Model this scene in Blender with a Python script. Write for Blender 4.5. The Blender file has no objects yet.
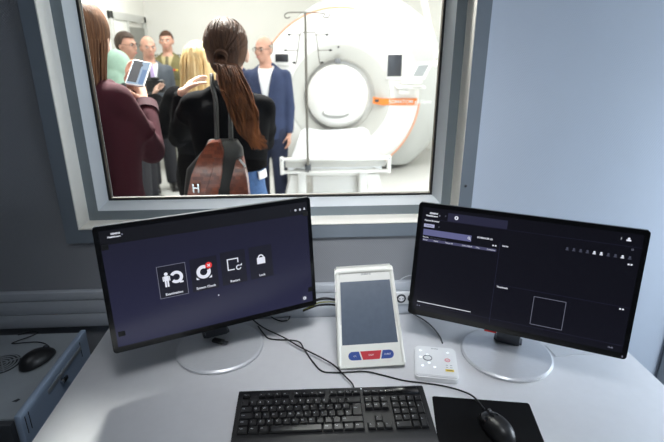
import bpy, bmesh, math, random
from mathutils import Vector, Matrix, Euler
random.seed(7)
R = math.radians
PI = math.pi
SC = bpy.context.scene
COL = SC.collection

# ------------------------------------------------------------------ camera
F_PX = 480.4
PITCH, YAW = 0.3492, 0.0628
CAM_O = Vector((0.0, -1.3796, 1.5641))
_f = Vector((math.sin(YAW) * math.cos(PITCH), math.cos(YAW) * math.cos(PITCH), -math.sin(PITCH)))
_r = Vector((math.cos(YAW), -math.sin(YAW), 0))
_u = _r.cross(_f)

def at(px, py, Y):
    """point of the place seen at a pixel of the photograph, at depth Y behind the dividing wall"""
    d = _f + _r * ((px - 332) / F_PX) - _u * ((py - 221) / F_PX)
    return CAM_O + d * ((Y - CAM_O.y) / d.y)

def on(px, py, Z):
    d = _f + _r * ((px - 332) / F_PX) - _u * ((py - 221) / F_PX)
    return CAM_O + d * ((Z - CAM_O.z) / d.z)

cd = bpy.data.cameras.new('camera')
cam = bpy.data.objects.new('camera', cd)
COL.objects.link(cam)
cam.matrix_world = Matrix(((_r.x, _u.x, -_f.x, CAM_O.x), (_r.y, _u.y, -_f.y, CAM_O.y), (_r.z, _u.z, -_f.z, CAM_O.z), (0, 0, 0, 1)))
cd.sensor_width = 36
cd.lens = F_PX * 36 / 664
cd.clip_start = 0.02
cd.dof.use_dof = True
cd.dof.focus_distance = 1.28
cd.dof.aperture_fstop = 3.6
SC.camera = cam

# ------------------------------------------------------------------ materials
def lin(c):
    c = c / 255.0
    return c / 12.92 if c <= 0.04045 else ((c + 0.055) / 1.055) ** 2.4

def rgb(r, g, b):
    return (lin(r), lin(g), lin(b), 1.0)

def mat(name, col, rough=0.5, metal=0.0, var=0.06, scale=30.0, bump=0.0, bscale=None, coat=0.0, emit=None, estr=0.0, stretch=None, spec=None, sheen=0.0):
    m = bpy.data.materials.new(name)
    m.use_nodes = True
    nt = m.node_tree
    b = nt.nodes['Principled BSDF']
    b.inputs['Roughness'].default_value = rough
    b.inputs['Metallic'].default_value = metal
    b.inputs['Coat Weight'].default_value = coat
    b.inputs['Coat Roughness'].default_value = 0.08
    if sheen:
        b.inputs['Sheen Weight'].default_value = sheen
    if spec is not None:
        b.inputs['Specular IOR Level'].default_value = spec
    tc = nt.nodes.new('ShaderNodeTexCoord')
    mp = nt.nodes.new('ShaderNodeMapping')
    if stretch:
        mp.inputs['Scale'].default_value = stretch
    nt.links.new(tc.outputs['Object'], mp.inputs['Vector'])
    n = nt.nodes.new('ShaderNodeTexNoise')
    n.inputs['Scale'].default_value = scale
    n.inputs['Detail'].default_value = 4
    nt.links.new(mp.outputs['Vector'], n.inputs['Vector'])
    rp = nt.nodes.new('ShaderNodeValToRGB')
    rp.color_ramp.elements[0].position = 0.25
    rp.color_ramp.elements[1].position = 0.75
    rp.color_ramp.elements[0].color = tuple(max(0, c * (1 - var)) for c in col[:3]) + (1,)
    rp.color_ramp.elements[1].color = tuple(min(1, c * (1 + var)) for c in col[:3]) + (1,)
    nt.links.new(n.outputs['Fac'], rp.inputs['Fac'])
    nt.links.new(rp.outputs['Color'], b.inputs['Base Color'])
    if bump:
        n2 = nt.nodes.new('ShaderNodeTexNoise')
        n2.inputs['Scale'].default_value = bscale or scale * 4
        nt.links.new(mp.outputs['Vector'], n2.inputs['Vector'])
        bp = nt.nodes.new('ShaderNodeBump')
        bp.inputs['Strength'].default_value = bump
        bp.inputs['Distance'].default_value = 0.004
        nt.links.new(n2.outputs['Fac'], bp.inputs['Height'])
        nt.links.new(bp.outputs['Normal'], b.inputs['Normal'])
    if emit:
        b.inputs['Emission Color'].default_value = emit
        b.inputs['Emission Strength'].default_value = estr
    return m

def glow(name, col, s=1.0):
    """lit display element"""
    return mat(name, (0.01, 0.01, 0.012, 1), rough=0.25, emit=col, estr=s, var=0)

def weave_mat(name, col, scale, depth, rough=0.8):
    """wall fabric with a fine diagonal weave"""
    m = mat(name, col, rough=rough, var=0.03, scale=3)
    nt = m.node_tree
    b = nt.nodes['Principled BSDF']
    tc = nt.nodes['Texture Coordinate']
    mp = nt.nodes.new('ShaderNodeMapping')
    mp.inputs['Rotation'].default_value = (0, R(38), 0)
    nt.links.new(tc.outputs['Object'], mp.inputs['Vector'])
    ws = []
    for d in ('X', 'Z'):
        w = nt.nodes.new('ShaderNodeTexWave')
        w.bands_direction = d
        w.inputs['Scale'].default_value = scale
        nt.links.new(mp.outputs['Vector'], w.inputs['Vector'])
        ws.append(w)
    mx = nt.nodes.new('ShaderNodeMath')
    mx.operation = 'ADD'
    nt.links.new(ws[0].outputs['Fac'], mx.inputs[0])
    nt.links.new(ws[1].outputs['Fac'], mx.inputs[1])
    bp = nt.nodes.new('ShaderNodeBump')
    bp.inputs['Strength'].default_value = depth
    bp.inputs['Distance'].default_value = 0.002
    nt.links.new(mx.outputs[0], bp.inputs['Height'])
    nt.links.new(bp.outputs['Normal'], b.inputs['Normal'])
    return m

def croc_mat(name, c1, c2):
    m = mat(name, c1, rough=0.28, var=0.1, coat=0.5)
    nt = m.node_tree
    b = nt.nodes['Principled BSDF']
    tc = nt.nodes['Texture Coordinate']
    br = nt.nodes.new('ShaderNodeTexBrick')
    br.inputs['Color1'].default_value = c1
    br.inputs['Color2'].default_value = c2
    br.inputs['Mortar'].default_value = tuple(x * 0.7 for x in c1[:3]) + (1,)
    br.inputs['Scale'].default_value = 22
    br.inputs['Mortar Size'].default_value = 0.02
    br.inputs['Brick Width'].default_value = 0.42
    br.inputs['Row Height'].default_value = 0.3
    mp = nt.nodes.new('ShaderNodeMapping')
    mp.inputs['Rotation'].default_value = (R(90), 0, R(0))
    nt.links.new(tc.outputs['Object'], mp.inputs['Vector'])
    nt.links.new(mp.outputs['Vector'], br.inputs['Vector'])
    nt.links.new(br.outputs['Color'], b.inputs['Base Color'])
    bp = nt.nodes.new('ShaderNodeBump')
    bp.invert = True
    bp.inputs['Strength'].default_value = 0.35
    bp.inputs['Distance'].default_value = 0.004
    nt.links.new(br.outputs['Fac'], bp.inputs['Height'])
    nt.links.new(bp.outputs['Normal'], b.inputs['Normal'])
    return m

def glass_mat():
    m = bpy.data.materials.new('clear_window_glass')
    m.use_nodes = True
    nt = m.node_tree
    nt.nodes.remove(nt.nodes['Principled BSDF'])
    out = nt.nodes['Material Output']
    tr = nt.nodes.new('ShaderNodeBsdfTransparent')
    tr.inputs['Color'].default_value = (0.96, 0.985, 0.975, 1)
    gl = nt.nodes.new('ShaderNodeBsdfGlossy')
    gl.inputs['Roughness'].default_value = 0.02
    lw = nt.nodes.new('ShaderNodeFresnel')
    lw.inputs['IOR'].default_value = 1.35
    mx = nt.nodes.new('ShaderNodeMixShader')
    nt.links.new(lw.outputs['Fac'], mx.inputs['Fac'])
    nt.links.new(tr.outputs['BSDF'], mx.inputs[1])
    nt.links.new(gl.outputs['BSDF'], mx.inputs[2])
    nt.links.new(mx.outputs['Shader'], out.inputs['Surface'])
    return m

M = {}
M['wall_left'] = weave_mat('dimmed_grey_wall', rgb(138, 140, 144), 60, 0.25)  # weaker, less blue light on the left is painted into this grey
M['wall_right'] = weave_mat('pale_blue_wall_fabric', rgb(196, 206, 220), 75, 0.22)
M['far_wall'] = mat('white_plaster', rgb(238, 236, 230), rough=0.9, var=0.02, scale=2)
M['far_floor'] = mat('pale_grey_vinyl', rgb(214, 214, 212), rough=0.35, var=0.03, scale=6)
M['floor'] = mat('grey_vinyl', rgb(120, 124, 130), rough=0.5, scale=8)
M['ceil'] = mat('white_ceiling', rgb(225, 226, 228), rough=0.9, var=0.02)
M['casing'] = mat('grey_painted_steel_casing', rgb(120, 129, 138), rough=0.42, var=0.03, scale=12)
M['frame'] = mat('grey_window_frame_paint', rgb(122, 132, 138), rough=0.38, var=0.04, scale=14)
M['bevel'] = mat('pale_glazing_bead', rgb(218, 223, 226), rough=0.4, var=0.03, scale=14)
M['reveal'] = mat('cream_reveal', rgb(244, 240, 230), rough=0.7, var=0.03, scale=9)
M['gasket'] = mat('black_rubber_gasket', rgb(26, 26, 28), rough=0.6)
M['bead'] = mat('beige_seal', rgb(84, 76, 64), rough=0.5)
M['glass'] = glass_mat()
M['trunk'] = mat('grey_cable_trunking', rgb(176, 180, 186), rough=0.5, var=0.03, scale=7)
M['trunkdark'] = mat('trunking_gap', rgb(40, 42, 46), rough=0.8)
M['desk'] = mat('pale_grey_laminate', rgb(212, 212, 214), rough=0.38, var=0.02, scale=40, bump=0.03, bscale=500)
M['deskedge'] = mat('grey_desk_edging', rgb(160, 164, 170), rough=0.5)
M['black'] = mat('black_plastic', rgb(17, 17, 19), rough=0.42, var=0.1)
M['blackgloss'] = mat('black_gloss_plastic', rgb(9, 9, 11), rough=0.2, coat=0.3, spec=0.35)
M['key'] = mat('black_key_plastic', rgb(19, 19, 21), rough=0.38, var=0.05)
M['keyleg'] = mat('white_key_print', rgb(205, 208, 212), rough=0.6, var=0)
M['rubber'] = mat('black_cloth_mat', rgb(12, 12, 14), rough=0.9, bump=0.2, bscale=700, spec=0.15)
M['silver'] = mat('brushed_silver', rgb(214, 215, 218), rough=0.3, metal=0.35, var=0.05, scale=60, stretch=(1, 12, 1))
M['silverdark'] = mat('dark_brushed_metal', rgb(92, 94, 98), rough=0.35, metal=0.7)
M['chrome'] = mat('chrome', rgb(215, 216, 218), rough=0.15, metal=1, var=0)
M['cable'] = mat('black_cable', rgb(14, 14, 15), rough=0.5)
M['cablegrey'] = mat('grey_cable', rgb(96, 98, 100), rough=0.55)
M['cablegreen'] = mat('yellow_green_cable', rgb(120, 122, 40), rough=0.5)
M['cablewhite'] = mat('pale_cable', rgb(190, 192, 196), rough=0.5)
M['ivory'] = mat('translucent_ivory_plastic', rgb(226, 226, 218), rough=0.3, coat=0.3, var=0.02)
M['ivory2'] = mat('pale_grey_fascia', rgb(206, 206, 200), rough=0.35, coat=0.2, var=0.02)
M['lcdgrey'] = mat('switched_off_grey_lcd', rgb(86, 96, 110), rough=0.22, coat=0.25, var=0.06, scale=60)
M['btnblue'] = mat('blue_button', rgb(46, 74, 146), rough=0.4, coat=0.2)
M['btnred'] = mat('red_button', rgb(192, 46, 56), rough=0.4, coat=0.2)
M['print'] = mat('white_print', rgb(235, 235, 235), rough=0.5, var=0)
M['printgrey'] = mat('grey_print', rgb(120, 122, 126), rough=0.5, var=0)
M['printdark'] = mat('dark_print', rgb(50, 52, 58), rough=0.5, var=0)
M['white'] = mat('white_plastic', rgb(234, 235, 236), rough=0.3, coat=0.2, var=0.02)
M['led'] = glow('white_led', (0.85, 0.93, 1, 1), 2)
M['yellow'] = mat('yellow_sticker', rgb(232, 202, 70), rough=0.5)
M['pink'] = mat('pink_print', rgb(222, 120, 130), rough=0.5)
M['red'] = mat('red_sticker', rgb(205, 40, 40), rough=0.4)
M['paper'] = mat('white_paper', rgb(235, 236, 238), rough=0.8, var=0.01)
M['pc'] = mat('grey_painted_sheet_steel', rgb(150, 156, 160), rough=0.45, var=0.03)
M['pcside'] = mat('pale_blue_grey_plastic', rgb(150, 166, 186), rough=0.45, var=0.03)
M['pcfront'] = mat('dark_grey_plastic', rgb(58, 60, 64), rough=0.5)
M['gant'] = mat('white_scanner_shell', rgb(234, 233, 230), rough=0.3, coat=0.3, var=0.01)
M['gantgrey'] = mat('pale_grey_bore_ring', rgb(200, 199, 194), rough=0.35, coat=0.2, var=0.02)
M['gantmesh'] = weave_mat('grey_scanner_fabric', rgb(196, 198, 196), 40, 0.5)
M['gripshade'] = mat('grip_shading_grey', rgb(150, 150, 146), rough=0.5)  # soft shading round the dome's grip, painted as a grey outline
M['orange'] = mat('orange_stripe', rgb(238, 132, 44), rough=0.4)
M['orangepale'] = mat('pale_orange_line', rgb(240, 168, 130), rough=0.4)
M['teal'] = mat('teal_print', rgb(60, 160, 170), rough=0.5, var=0)
M['screenoff'] = mat('dark_panel_screen', rgb(52, 54, 60), rough=0.2, coat=0.2)
M['screenpale'] = mat('pale_grey_screen', rgb(132, 136, 138), rough=0.2)
M['mattress'] = mat('white_vinyl_mattress', rgb(228, 231, 236), rough=0.45, bump=0.15, bscale=25)
M['polemetal'] = mat('dull_steel_pole', rgb(120, 116, 108), rough=0.4, metal=0.5)
M['doorgrey'] = mat('grey_door_frame', rgb(196, 196, 192), rough=0.5)
M['doordark'] = mat('grey_tinted_door', rgb(128, 128, 122), rough=0.4, var=0.15, scale=2)
M['doorwhite'] = mat('white_door', rgb(232, 232, 228), rough=0.5)
M['tint'] = mat('dark_tint', rgb(40, 40, 44), rough=0.3)
# people
def skin(name, c):
    return mat(name, c, rough=0.5, var=0.08, scale=25, spec=0.3)
M['skin_a'] = skin('fair_skin', rgb(206, 164, 144))
M['skin_b'] = skin('ruddy_skin', rgb(196, 150, 130))
M['skin_c'] = skin('pale_skin', rgb(218, 178, 158))
M['eyewhite'] = mat('eye_white', rgb(225, 220, 214), rough=0.3, var=0)
M['iris'] = mat('dark_iris', rgb(40, 30, 26), rough=0.2, var=0)
M['lip'] = mat('lips', rgb(178, 104, 96), rough=0.5, var=0)
def hairmat(name, dark, light, scale=60):
    m = mat(name, dark, rough=0.6, spec=0.12, var=0.2, scale=scale, stretch=(1, 1, 0.06), bump=0.5, bscale=scale * 3)
    rp = [n for n in m.node_tree.nodes if n.type == 'VALTORGB'][0]
    rp.color_ramp.elements[0].color = dark
    rp.color_ramp.elements[1].color = light
    return m
M['hair_brown'] = hairmat('brown_hair', rgb(58, 38, 28), rgb(126, 88, 62))
M['hair_dark'] = hairmat('dark_brown_hair', rgb(44, 30, 25), rgb(92, 64, 48))
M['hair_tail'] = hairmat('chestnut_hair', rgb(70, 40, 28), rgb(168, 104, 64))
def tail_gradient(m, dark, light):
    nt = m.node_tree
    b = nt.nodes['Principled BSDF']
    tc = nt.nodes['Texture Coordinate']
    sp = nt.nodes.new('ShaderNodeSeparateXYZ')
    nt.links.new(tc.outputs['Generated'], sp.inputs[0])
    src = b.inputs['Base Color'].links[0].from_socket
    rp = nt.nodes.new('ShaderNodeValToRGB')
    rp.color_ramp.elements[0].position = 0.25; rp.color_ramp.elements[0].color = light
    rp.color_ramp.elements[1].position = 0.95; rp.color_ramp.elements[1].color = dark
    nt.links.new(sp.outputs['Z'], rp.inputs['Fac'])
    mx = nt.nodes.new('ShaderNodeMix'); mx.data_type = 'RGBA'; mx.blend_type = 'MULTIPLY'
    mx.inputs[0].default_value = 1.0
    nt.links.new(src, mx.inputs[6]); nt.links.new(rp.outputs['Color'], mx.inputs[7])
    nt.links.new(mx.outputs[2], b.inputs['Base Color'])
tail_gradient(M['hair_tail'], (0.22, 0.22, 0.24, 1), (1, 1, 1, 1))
M['hair_blonde'] = hairmat('blonde_hair', rgb(196, 152, 92), rgb(244, 222, 172))
M['hair_grey'] = hairmat('grey_hair', rgb(120, 112, 104), rgb(176, 168, 158))
M['hair_black'] = hairmat('greying_dark_hair', rgb(44, 36, 32), rgb(98, 84, 74))
M['burgundy'] = mat('burgundy_wool', rgb(58, 18, 28), rough=0.9, var=0.18, scale=60, bump=0.3, bscale=300, spec=0.2)
M['burgunddark'] = mat('dark_burgundy_cuff', rgb(58, 16, 28), rough=0.85, var=0.15, scale=60)
M['blackwool'] = mat('black_wool', rgb(11, 10, 12), rough=0.95, var=0.25, scale=80, bump=0.5, bscale=220, spec=0.08)
M['blackfur'] = mat('black_fluffy_knit', rgb(13, 12, 14), rough=0.95, var=0.4, scale=50, bump=1.0, bscale=60, spec=0.1)
M['denim'] = mat('blue_denim', rgb(72, 104, 152), rough=0.85, var=0.2, scale=60)
M['darktrouser'] = mat('dark_trouser_cloth', rgb(38, 38, 44), rough=0.85, var=0.1)
M['navy'] = mat('navy_blue_suit_cloth', rgb(44, 55, 86), rough=0.85, var=0.12, scale=18, bump=0.15, bscale=24)
M['navytrouser'] = mat('dark_navy_trouser_cloth', rgb(34, 42, 68), rough=0.8, var=0.12, scale=18)
M['navydark'] = mat('dark_navy_cloth', rgb(36, 46, 84), rough=0.8, var=0.1)
M['greysuit'] = mat('charcoal_suit_cloth', rgb(72, 78, 86), rough=0.8, var=0.1, bump=0.15, bscale=24)
M['olive'] = mat('olive_uniform_cloth', rgb(112, 104, 66), rough=0.85, var=0.12, scale=20, bump=0.2, bscale=24)
M['olivedark'] = mat('dark_olive_cloth', rgb(84, 80, 52), rough=0.85, var=0.1)
M['shirt'] = mat('white_shirt_cloth', rgb(238, 238, 240), rough=0.8, var=0.03)
M['khakishirt'] = mat('khaki_shirt_cloth', rgb(176, 164, 120), rough=0.8)
M['lilac'] = mat('lilac_tie', rgb(168, 146, 190), rough=0.5, var=0.1)
M['khakitie'] = mat('khaki_tie', rgb(92, 84, 56), rough=0.6)
M['blackjacket'] = mat('black_jacket_cloth', rgb(44, 42, 44), rough=0.8, var=0.15)
M['mint'] = mat('mint_green_knit', rgb(176, 208, 188), rough=0.9, var=0.08, scale=40, bump=0.3, bscale=90)
M['leather'] = mat('black_leather', rgb(20, 18, 18), rough=0.45, var=0.1)
M['croc'] = croc_mat('brown_crocodile_leather', rgb(150, 74, 48), rgb(106, 46, 30))
M['shoe'] = mat('black_shoe_leather', rgb(20, 18, 18), rough=0.35)
M['tag'] = mat('white_tag', rgb(232, 232, 232), rough=0.6)
M['spec'] = mat('dark_spectacle_frame', rgb(60, 44, 40), rough=0.3)

# ------------------------------------------------------------------ mesh building
WM = {}   # world matrices of roots/parts

class MB:
    def __init__(s):
        s.bm = bmesh.new()
        s.mats = []
        s.i = 0
        s.T = Matrix.Identity(4)
    def m(s, key):
        mt = M[key] if isinstance(key, str) else key
        if mt not in s.mats:
            s.mats.append(mt)
        s.i = s.mats.index(mt)
        return s
    def add(s, tb, X=None):
        Tm = s.T @ X if X is not None else s.T
        bmesh.ops.transform(tb, matrix=Tm, verts=tb.verts)
        if Tm.determinant() < 0:
            bmesh.ops.reverse_faces(tb, faces=tb.faces)
        for f in tb.faces:
            f.material_index = s.i
        me = bpy.data.meshes.new('tmp')
        tb.to_mesh(me)
        tb.free()
        s.bm.from_mesh(me)
        bpy.data.meshes.remove(me)
        return s
    def box(s, c, d, bev=0.0, seg=2, rot=None):
        tb = bmesh.new()
        bmesh.ops.create_cube(tb, size=1)
        bmesh.ops.scale(tb, vec=d, verts=tb.verts)
        if bev:
            bmesh.ops.bevel(tb, geom=tb.edges[:], offset=min(bev, min(d) * 0.49), segments=seg, affect='EDGES', profile=0.5)
        X = Matrix.Translation(c)
        if rot:
            X = X @ Euler(rot).to_matrix().to_4x4()
        return s.add(tb, X)
    def prism(s, pts, h, axis='Z', bev=0.0, X=None):
        """polygon pts (a,b) extruded by h. axis Z: (x,y)->z up; axis Y: (x,z)-> y"""
        tb = bmesh.new()
        vs = [tb.verts.new((p[0], p[1], 0)) for p in pts]
        f = tb.faces.new(vs)
        f.normal_update()
        e = bmesh.ops.extrude_face_region(tb, geom=[f])
        bmesh.ops.translate(tb, vec=(0, 0, h), verts=[v for v in e['geom'] if isinstance(v, bmesh.types.BMVert)])
        bmesh.ops.recalc_face_normals(tb, faces=tb.faces)
        if bev:
            bmesh.ops.bevel(tb, geom=[ed for ed in tb.edges if abs((ed.verts[0].co - ed.verts[1].co).z) < 1e-6], offset=bev, segments=2, affect='EDGES')
        if axis == 'Y':
            bmesh.ops.transform(tb, matrix=Matrix.Rotation(R(90), 4, 'X'), verts=tb.verts)
        if axis == 'X':
            bmesh.ops.transform(tb, matrix=Matrix(((0, 0, 1, 0), (1, 0, 0, 0), (0, 1, 0, 0), (0, 0, 0, 1))), verts=tb.verts)
        return s.add(tb, X)
    def cone(s, p, q, r1, r2, n=16, cap=True):
        p, q = Vector(p), Vector(q)
        d = q - p
        tb = bmesh.new()
        bmesh.ops.create_cone(tb, cap_ends=cap, segments=n, radius1=r1, radius2=r2, depth=d.length)
        X = Matrix.Translation((p + q) / 2) @ d.to_track_quat('Z', 'Y').to_matrix().to_4x4()
        return s.add(tb, X)
    def ell(s, c, r, rot=None, n=20, X=None):
        tb = bmesh.new()
        bmesh.ops.create_uvsphere(tb, u_segments=n, v_segments=max(6, n * 2 // 3), radius=1)
        bmesh.ops.scale(tb, vec=r, verts=tb.verts)
        Y = Matrix.Translation(c)
        if rot:
            Y = Y @ Euler(rot).to_matrix().to_4x4()
        return s.add(tb, X @ Y if X is not None else Y)
    def cap(s, p, q, r1, r2, n=14):
        """tapered limb with round ends"""
        p, q = Vector(p), Vector(q)
        s.cone(p, q, r1, r2, n)
        s.ell(p, (r1 * 1.001,) * 3, n=n)
        s.ell(q, (r2 * 1.001,) * 3, n=n)
        return s
    def lathe(s, prof, n=48, X=None, a0=0, a1=2 * PI, closed_prof=False):
        """profile (r,z) about Z"""
        tb = bmesh.new()
        full = abs(a1 - a0 - 2 * PI) < 1e-6
        cols = []
        cnt = n if full else n + 1
        for k in range(cnt):
            a = a0 + (a1 - a0) * k / n
            cols.append([tb.verts.new((r * math.cos(a), r * math.sin(a), z)) for r, z in prof])
        for k in range(n):
            A, B = cols[k], cols[(k + 1) % cnt]
            m_ = len(prof)
            for j in range(m_ if closed_prof else m_ - 1):
                try:
                    tb.faces.new((A[j], B[j], B[(j + 1) % m_], A[(j + 1) % m_]))
                except ValueError:
                    pass
        bmesh.ops.remove_doubles(tb, verts=tb.verts, dist=1e-6)
        bmesh.ops.recalc_face_normals(tb, faces=tb.faces)
        return s.add(tb, X)
    def tube(s, pts, r, n=8, sub=6, taper=None):
        P = [Vector(p) for p in pts]
        if sub > 1 and len(P) > 2:
            Q = []
            for i in range(len(P) - 1):
                p0 = P[max(i - 1, 0)]; p1 = P[i]; p2 = P[i + 1]; p3 = P[min(i + 2, len(P) - 1)]
                for k in range(sub):
                    t = k / sub
                    Q.append(0.5 * ((2 * p1) + (p2 - p0) * t + (2 * p0 - 5 * p1 + 4 * p2 - p3) * t * t + (3 * p1 - p0 - 3 * p2 + p3) * t ** 3))
            Q.append(P[-1])
        else:
            Q = P
        tb = bmesh.new()
        rings = []
        up = Vector((0, 0, 1))
        for i, p in enumerate(Q):
            d = (Q[min(i + 1, len(Q) - 1)] - Q[max(i - 1, 0)]).normalized()
            a = d.cross(up)
            if a.length < 0.05:
                a = d.cross(Vector((0, 1, 0)))
            a.normalize()
            b = a.cross(d)
            rr = r if taper is None else r * taper(i / max(1, len(Q) - 1))
            rings.append([tb.verts.new(p + (a * math.cos(2 * PI * k / n) + b * math.sin(2 * PI * k / n)) * rr) for k in range(n)])
        for A, B in zip(rings, rings[1:]):
            for k in range(n):
                tb.faces.new((A[k], A[(k + 1) % n], B[(k + 1) % n], B[k]))
        tb.faces.new(rings[0]); tb.faces.new(rings[-1])
        bmesh.ops.recalc_face_normals(tb, faces=tb.faces)
        return s.add(tb)
    def loft(s, secs, n=28, X=None, sq=2.0):
        """horizontal sections (z, rx, ry, cx, cy), closed; sq>2 squares the section off"""
        tb = bmesh.new()
        rings = []
        for z, rx, ry, cx, cy in secs:
            ring = []
            for k in range(n):
                a = 2 * PI * k / n
                c, sn = math.cos(a), math.sin(a)
                ring.append(tb.verts.new((cx + rx * math.copysign(abs(c) ** (2 / sq), c), cy + ry * math.copysign(abs(sn) ** (2 / sq), sn), z)))
            rings.append(ring)
        for A, B in zip(rings, rings[1:]):
            for k in range(n):
                tb.faces.new((A[k], A[(k + 1) % n], B[(k + 1) % n], B[k]))
        tb.faces.new(rings[0]); tb.faces.new(rings[-1])
        bmesh.ops.recalc_face_normals(tb, faces=tb.faces)
        return s.add(tb, X)
    def text(s, body, size, X, align='LEFT', depth=0.0002, bold=0.0):
        cu = bpy.data.curves.new('t', 'FONT')
        cu.body = body
        cu.size = size
        cu.align_x = align
        cu.align_y = 'CENTER'
        cu.extrude = depth
        cu.offset = bold
        cu.resolution_u = 2
        ob = bpy.data.objects.new('t', cu)
        COL.objects.link(ob)
        dg = bpy.context.evaluated_depsgraph_get()
        me = bpy.data.meshes.new_from_object(ob.evaluated_get(dg))
        tb = bmesh.new()
        tb.from_mesh(me)
        bpy.data.objects.remove(ob)
        bpy.data.meshes.remove(me)
        bpy.data.curves.remove(cu)
        return s.add(tb, X)
    def mesh(s, name, smooth=35):
        me = bpy.data.meshes.new(name)
        s.bm.to_mesh(me)
        s.bm.free()
        for mt in s.mats:
            me.materials.append(mt)
        if smooth:
            me.shade_smooth()
            if smooth < 180:
                me.set_sharp_from_angle(angle=R(smooth))
        return me
    def build(s, name, parent=None, smooth=35, world=False, loc=None, rot=None):
        me = s.mesh(name, smooth)
        return place(me, name, parent, world, loc, rot)

def place(me, name, parent=None, world=False, loc=None, rot=None):
    o = bpy.data.objects.new(name, me)
    COL.objects.link(o)
    L = Matrix.Identity(4)
    if loc is not None:
        L = Matrix.Translation(loc)
    if rot is not None:
        L = L @ Euler(rot).to_matrix().to_4x4()
    if parent is not None:
        o.parent = parent
        W = WM[parent.name]
        if world:
            me.transform(W.inverted())
        o.matrix_local = L
        WM[o.name] = W @ L
    else:
        o.matrix_world = L
        WM[o.name] = L
    return o

def tag(o, label, cat, group=None, kind=None):
    o['label'] = label
    o['category'] = cat
    if group:
        o['group'] = group
    if kind:
        o['kind'] = kind
    return o

def thing(name, label, cat, loc=(0, 0, 0), rz=0.0, group=None):
    o = bpy.data.objects.new(name, None)
    COL.objects.link(o)
    X = Matrix.Translation(loc) @ Matrix.Rotation(rz, 4, 'Z')
    o.matrix_world = X
    WM[o.name] = X
    o.empty_display_size = 0.1
    return tag(o, label, cat, group)

def struct(name, mb, smooth=35, parent=None):
    o = mb.build(name, parent, smooth, world=parent is not None)
    if parent is None:
        o['kind'] = 'structure'
    return o

def centred(o):
    """put the origin of a one-mesh thing at the middle of its base"""
    me = o.data
    xs = [v.co for v in me.vertices]
    c = Vector(((min(v.x for v in xs) + max(v.x for v in xs)) / 2, (min(v.y for v in xs) + max(v.y for v in xs)) / 2, min(v.z for v in xs)))
    me.transform(Matrix.Translation(-c))
    o.matrix_world = Matrix.Translation(c)
    WM[o.name] = Matrix.Translation(c)
    return o

def fused(mb, name, voxel, smooth=4, parent=None, world=False, post=None):
    """the shapes of mb fused into one continuous skin"""
    me = mb.mesh('tmp', 0)
    mats = list(me.materials)
    ob = bpy.data.objects.new('tmp', me)
    COL.objects.link(ob)
    md = ob.modifiers.new('r', 'REMESH')
    md.mode = 'VOXEL'
    md.voxel_size = voxel
    if smooth:
        sm = ob.modifiers.new('s', 'SMOOTH')
        sm.factor = 0.5
        sm.iterations = smooth
    dg = bpy.context.evaluated_depsgraph_get()
    out = bpy.data.meshes.new_from_object(ob.evaluated_get(dg))
    bpy.data.objects.remove(ob)
    bpy.data.meshes.remove(me)
    out.materials.clear()
    out.materials.append(mats[0])
    for p in out.polygons:
        p.material_index = 0
    out.name = name
    out.shade_smooth()
    if post:
        return out
    return place(out, name, parent, world)


# ------------------------------------------------------------------ the room
def sweep(mb, rect, prof):
    """closed profile of (inset, y) points run round an upright rectangle (x0,x1,z0,z1) with mitred corners"""
    x0, x1, z0, z1 = rect
    tb = bmesh.new()
    rings = []
    for sx, sz in ((0, 0), (1, 0), (1, 1), (0, 1)):
        rings.append([tb.verts.new(((x0 + d) if sx == 0 else (x1 - d), y, (z0 + d) if sz == 0 else (z1 - d))) for d, y in prof])
    n = len(prof)
    for k in range(4):
        A, B = rings[k], rings[(k + 1) % 4]
        for j in range(n):
            tb.faces.new((A[j], A[(j + 1) % n], B[(j + 1) % n], B[j]))
    bmesh.ops.recalc_face_normals(tb, faces=tb.faces)
    return mb.add(tb)

OX0, OX1, OZ0, OZ1 = -0.6665, 0.4755, 1.0522, 2.05      # window opening
CX1 = 0.515
WT = 0.24
RX0, RX1, RY0, RZ1 = -2.3, 2.3, -3.4, 2.75               # control room
FX0, FX1, FY1, FZ1 = -2.2, 3.6, 6.2, 3.6                 # scanner room
mb = MB().m('wall_left')
mb.box(((RX0 + OX0) / 2, WT / 2, RZ1 / 2), (OX0 - RX0, WT, RZ1))
mb.box(((OX0 + CX1) / 2, WT / 2, OZ0 / 2), (CX1 - OX0, WT, OZ0))
mb.box(((OX0 + CX1) / 2, WT / 2, (OZ1 + RZ1) / 2), (CX1 - OX0, WT, RZ1 - OZ1))
mb.box(((OX1 + CX1) / 2, WT / 2, (OZ0 + OZ1) / 2), (CX1 - OX1, WT, OZ1 - OZ0))
struct('wall_front', mb)
mb = MB().m('wall_right')
mb.box(((CX1 + FX1) / 2, WT / 2, RZ1 / 2), (FX1 - CX1, WT, RZ1))
struct('wall_front_right', mb)
mb = MB().m('wall_left').box((RX0 - 0.05, RY0 / 2, RZ1 / 2), (0.1, -RY0, RZ1)); struct('wall_left', mb)
mb = MB().m('wall_right').box((RX1 + 0.05, RY0 / 2, RZ1 / 2), (0.1, -RY0, RZ1)); struct('wall_right', mb)
mb = MB().m('wall_left').box((0, RY0 - 0.05, RZ1 / 2), (RX1 - RX0 + 0.2, 0.1, RZ1)); struct('wall_rear', mb)
mb = MB().m('floor').box((0, RY0 / 2, -0.05), (RX1 - RX0 + 0.2, -RY0, 0.1)); struct('floor_control', mb)
mb = MB().m('ceil').box((0, RY0 / 2, RZ1 + 0.05), (RX1 - RX0 + 0.2, -RY0, 0.1)); struct('ceiling_control', mb)
mb = MB().m('far_floor').box(((FX0 + FX1) / 2, FY1 / 2, -0.05), (FX1 - FX0 + 0.2, FY1 + 0.2, 0.1)); struct('floor', mb)
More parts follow.
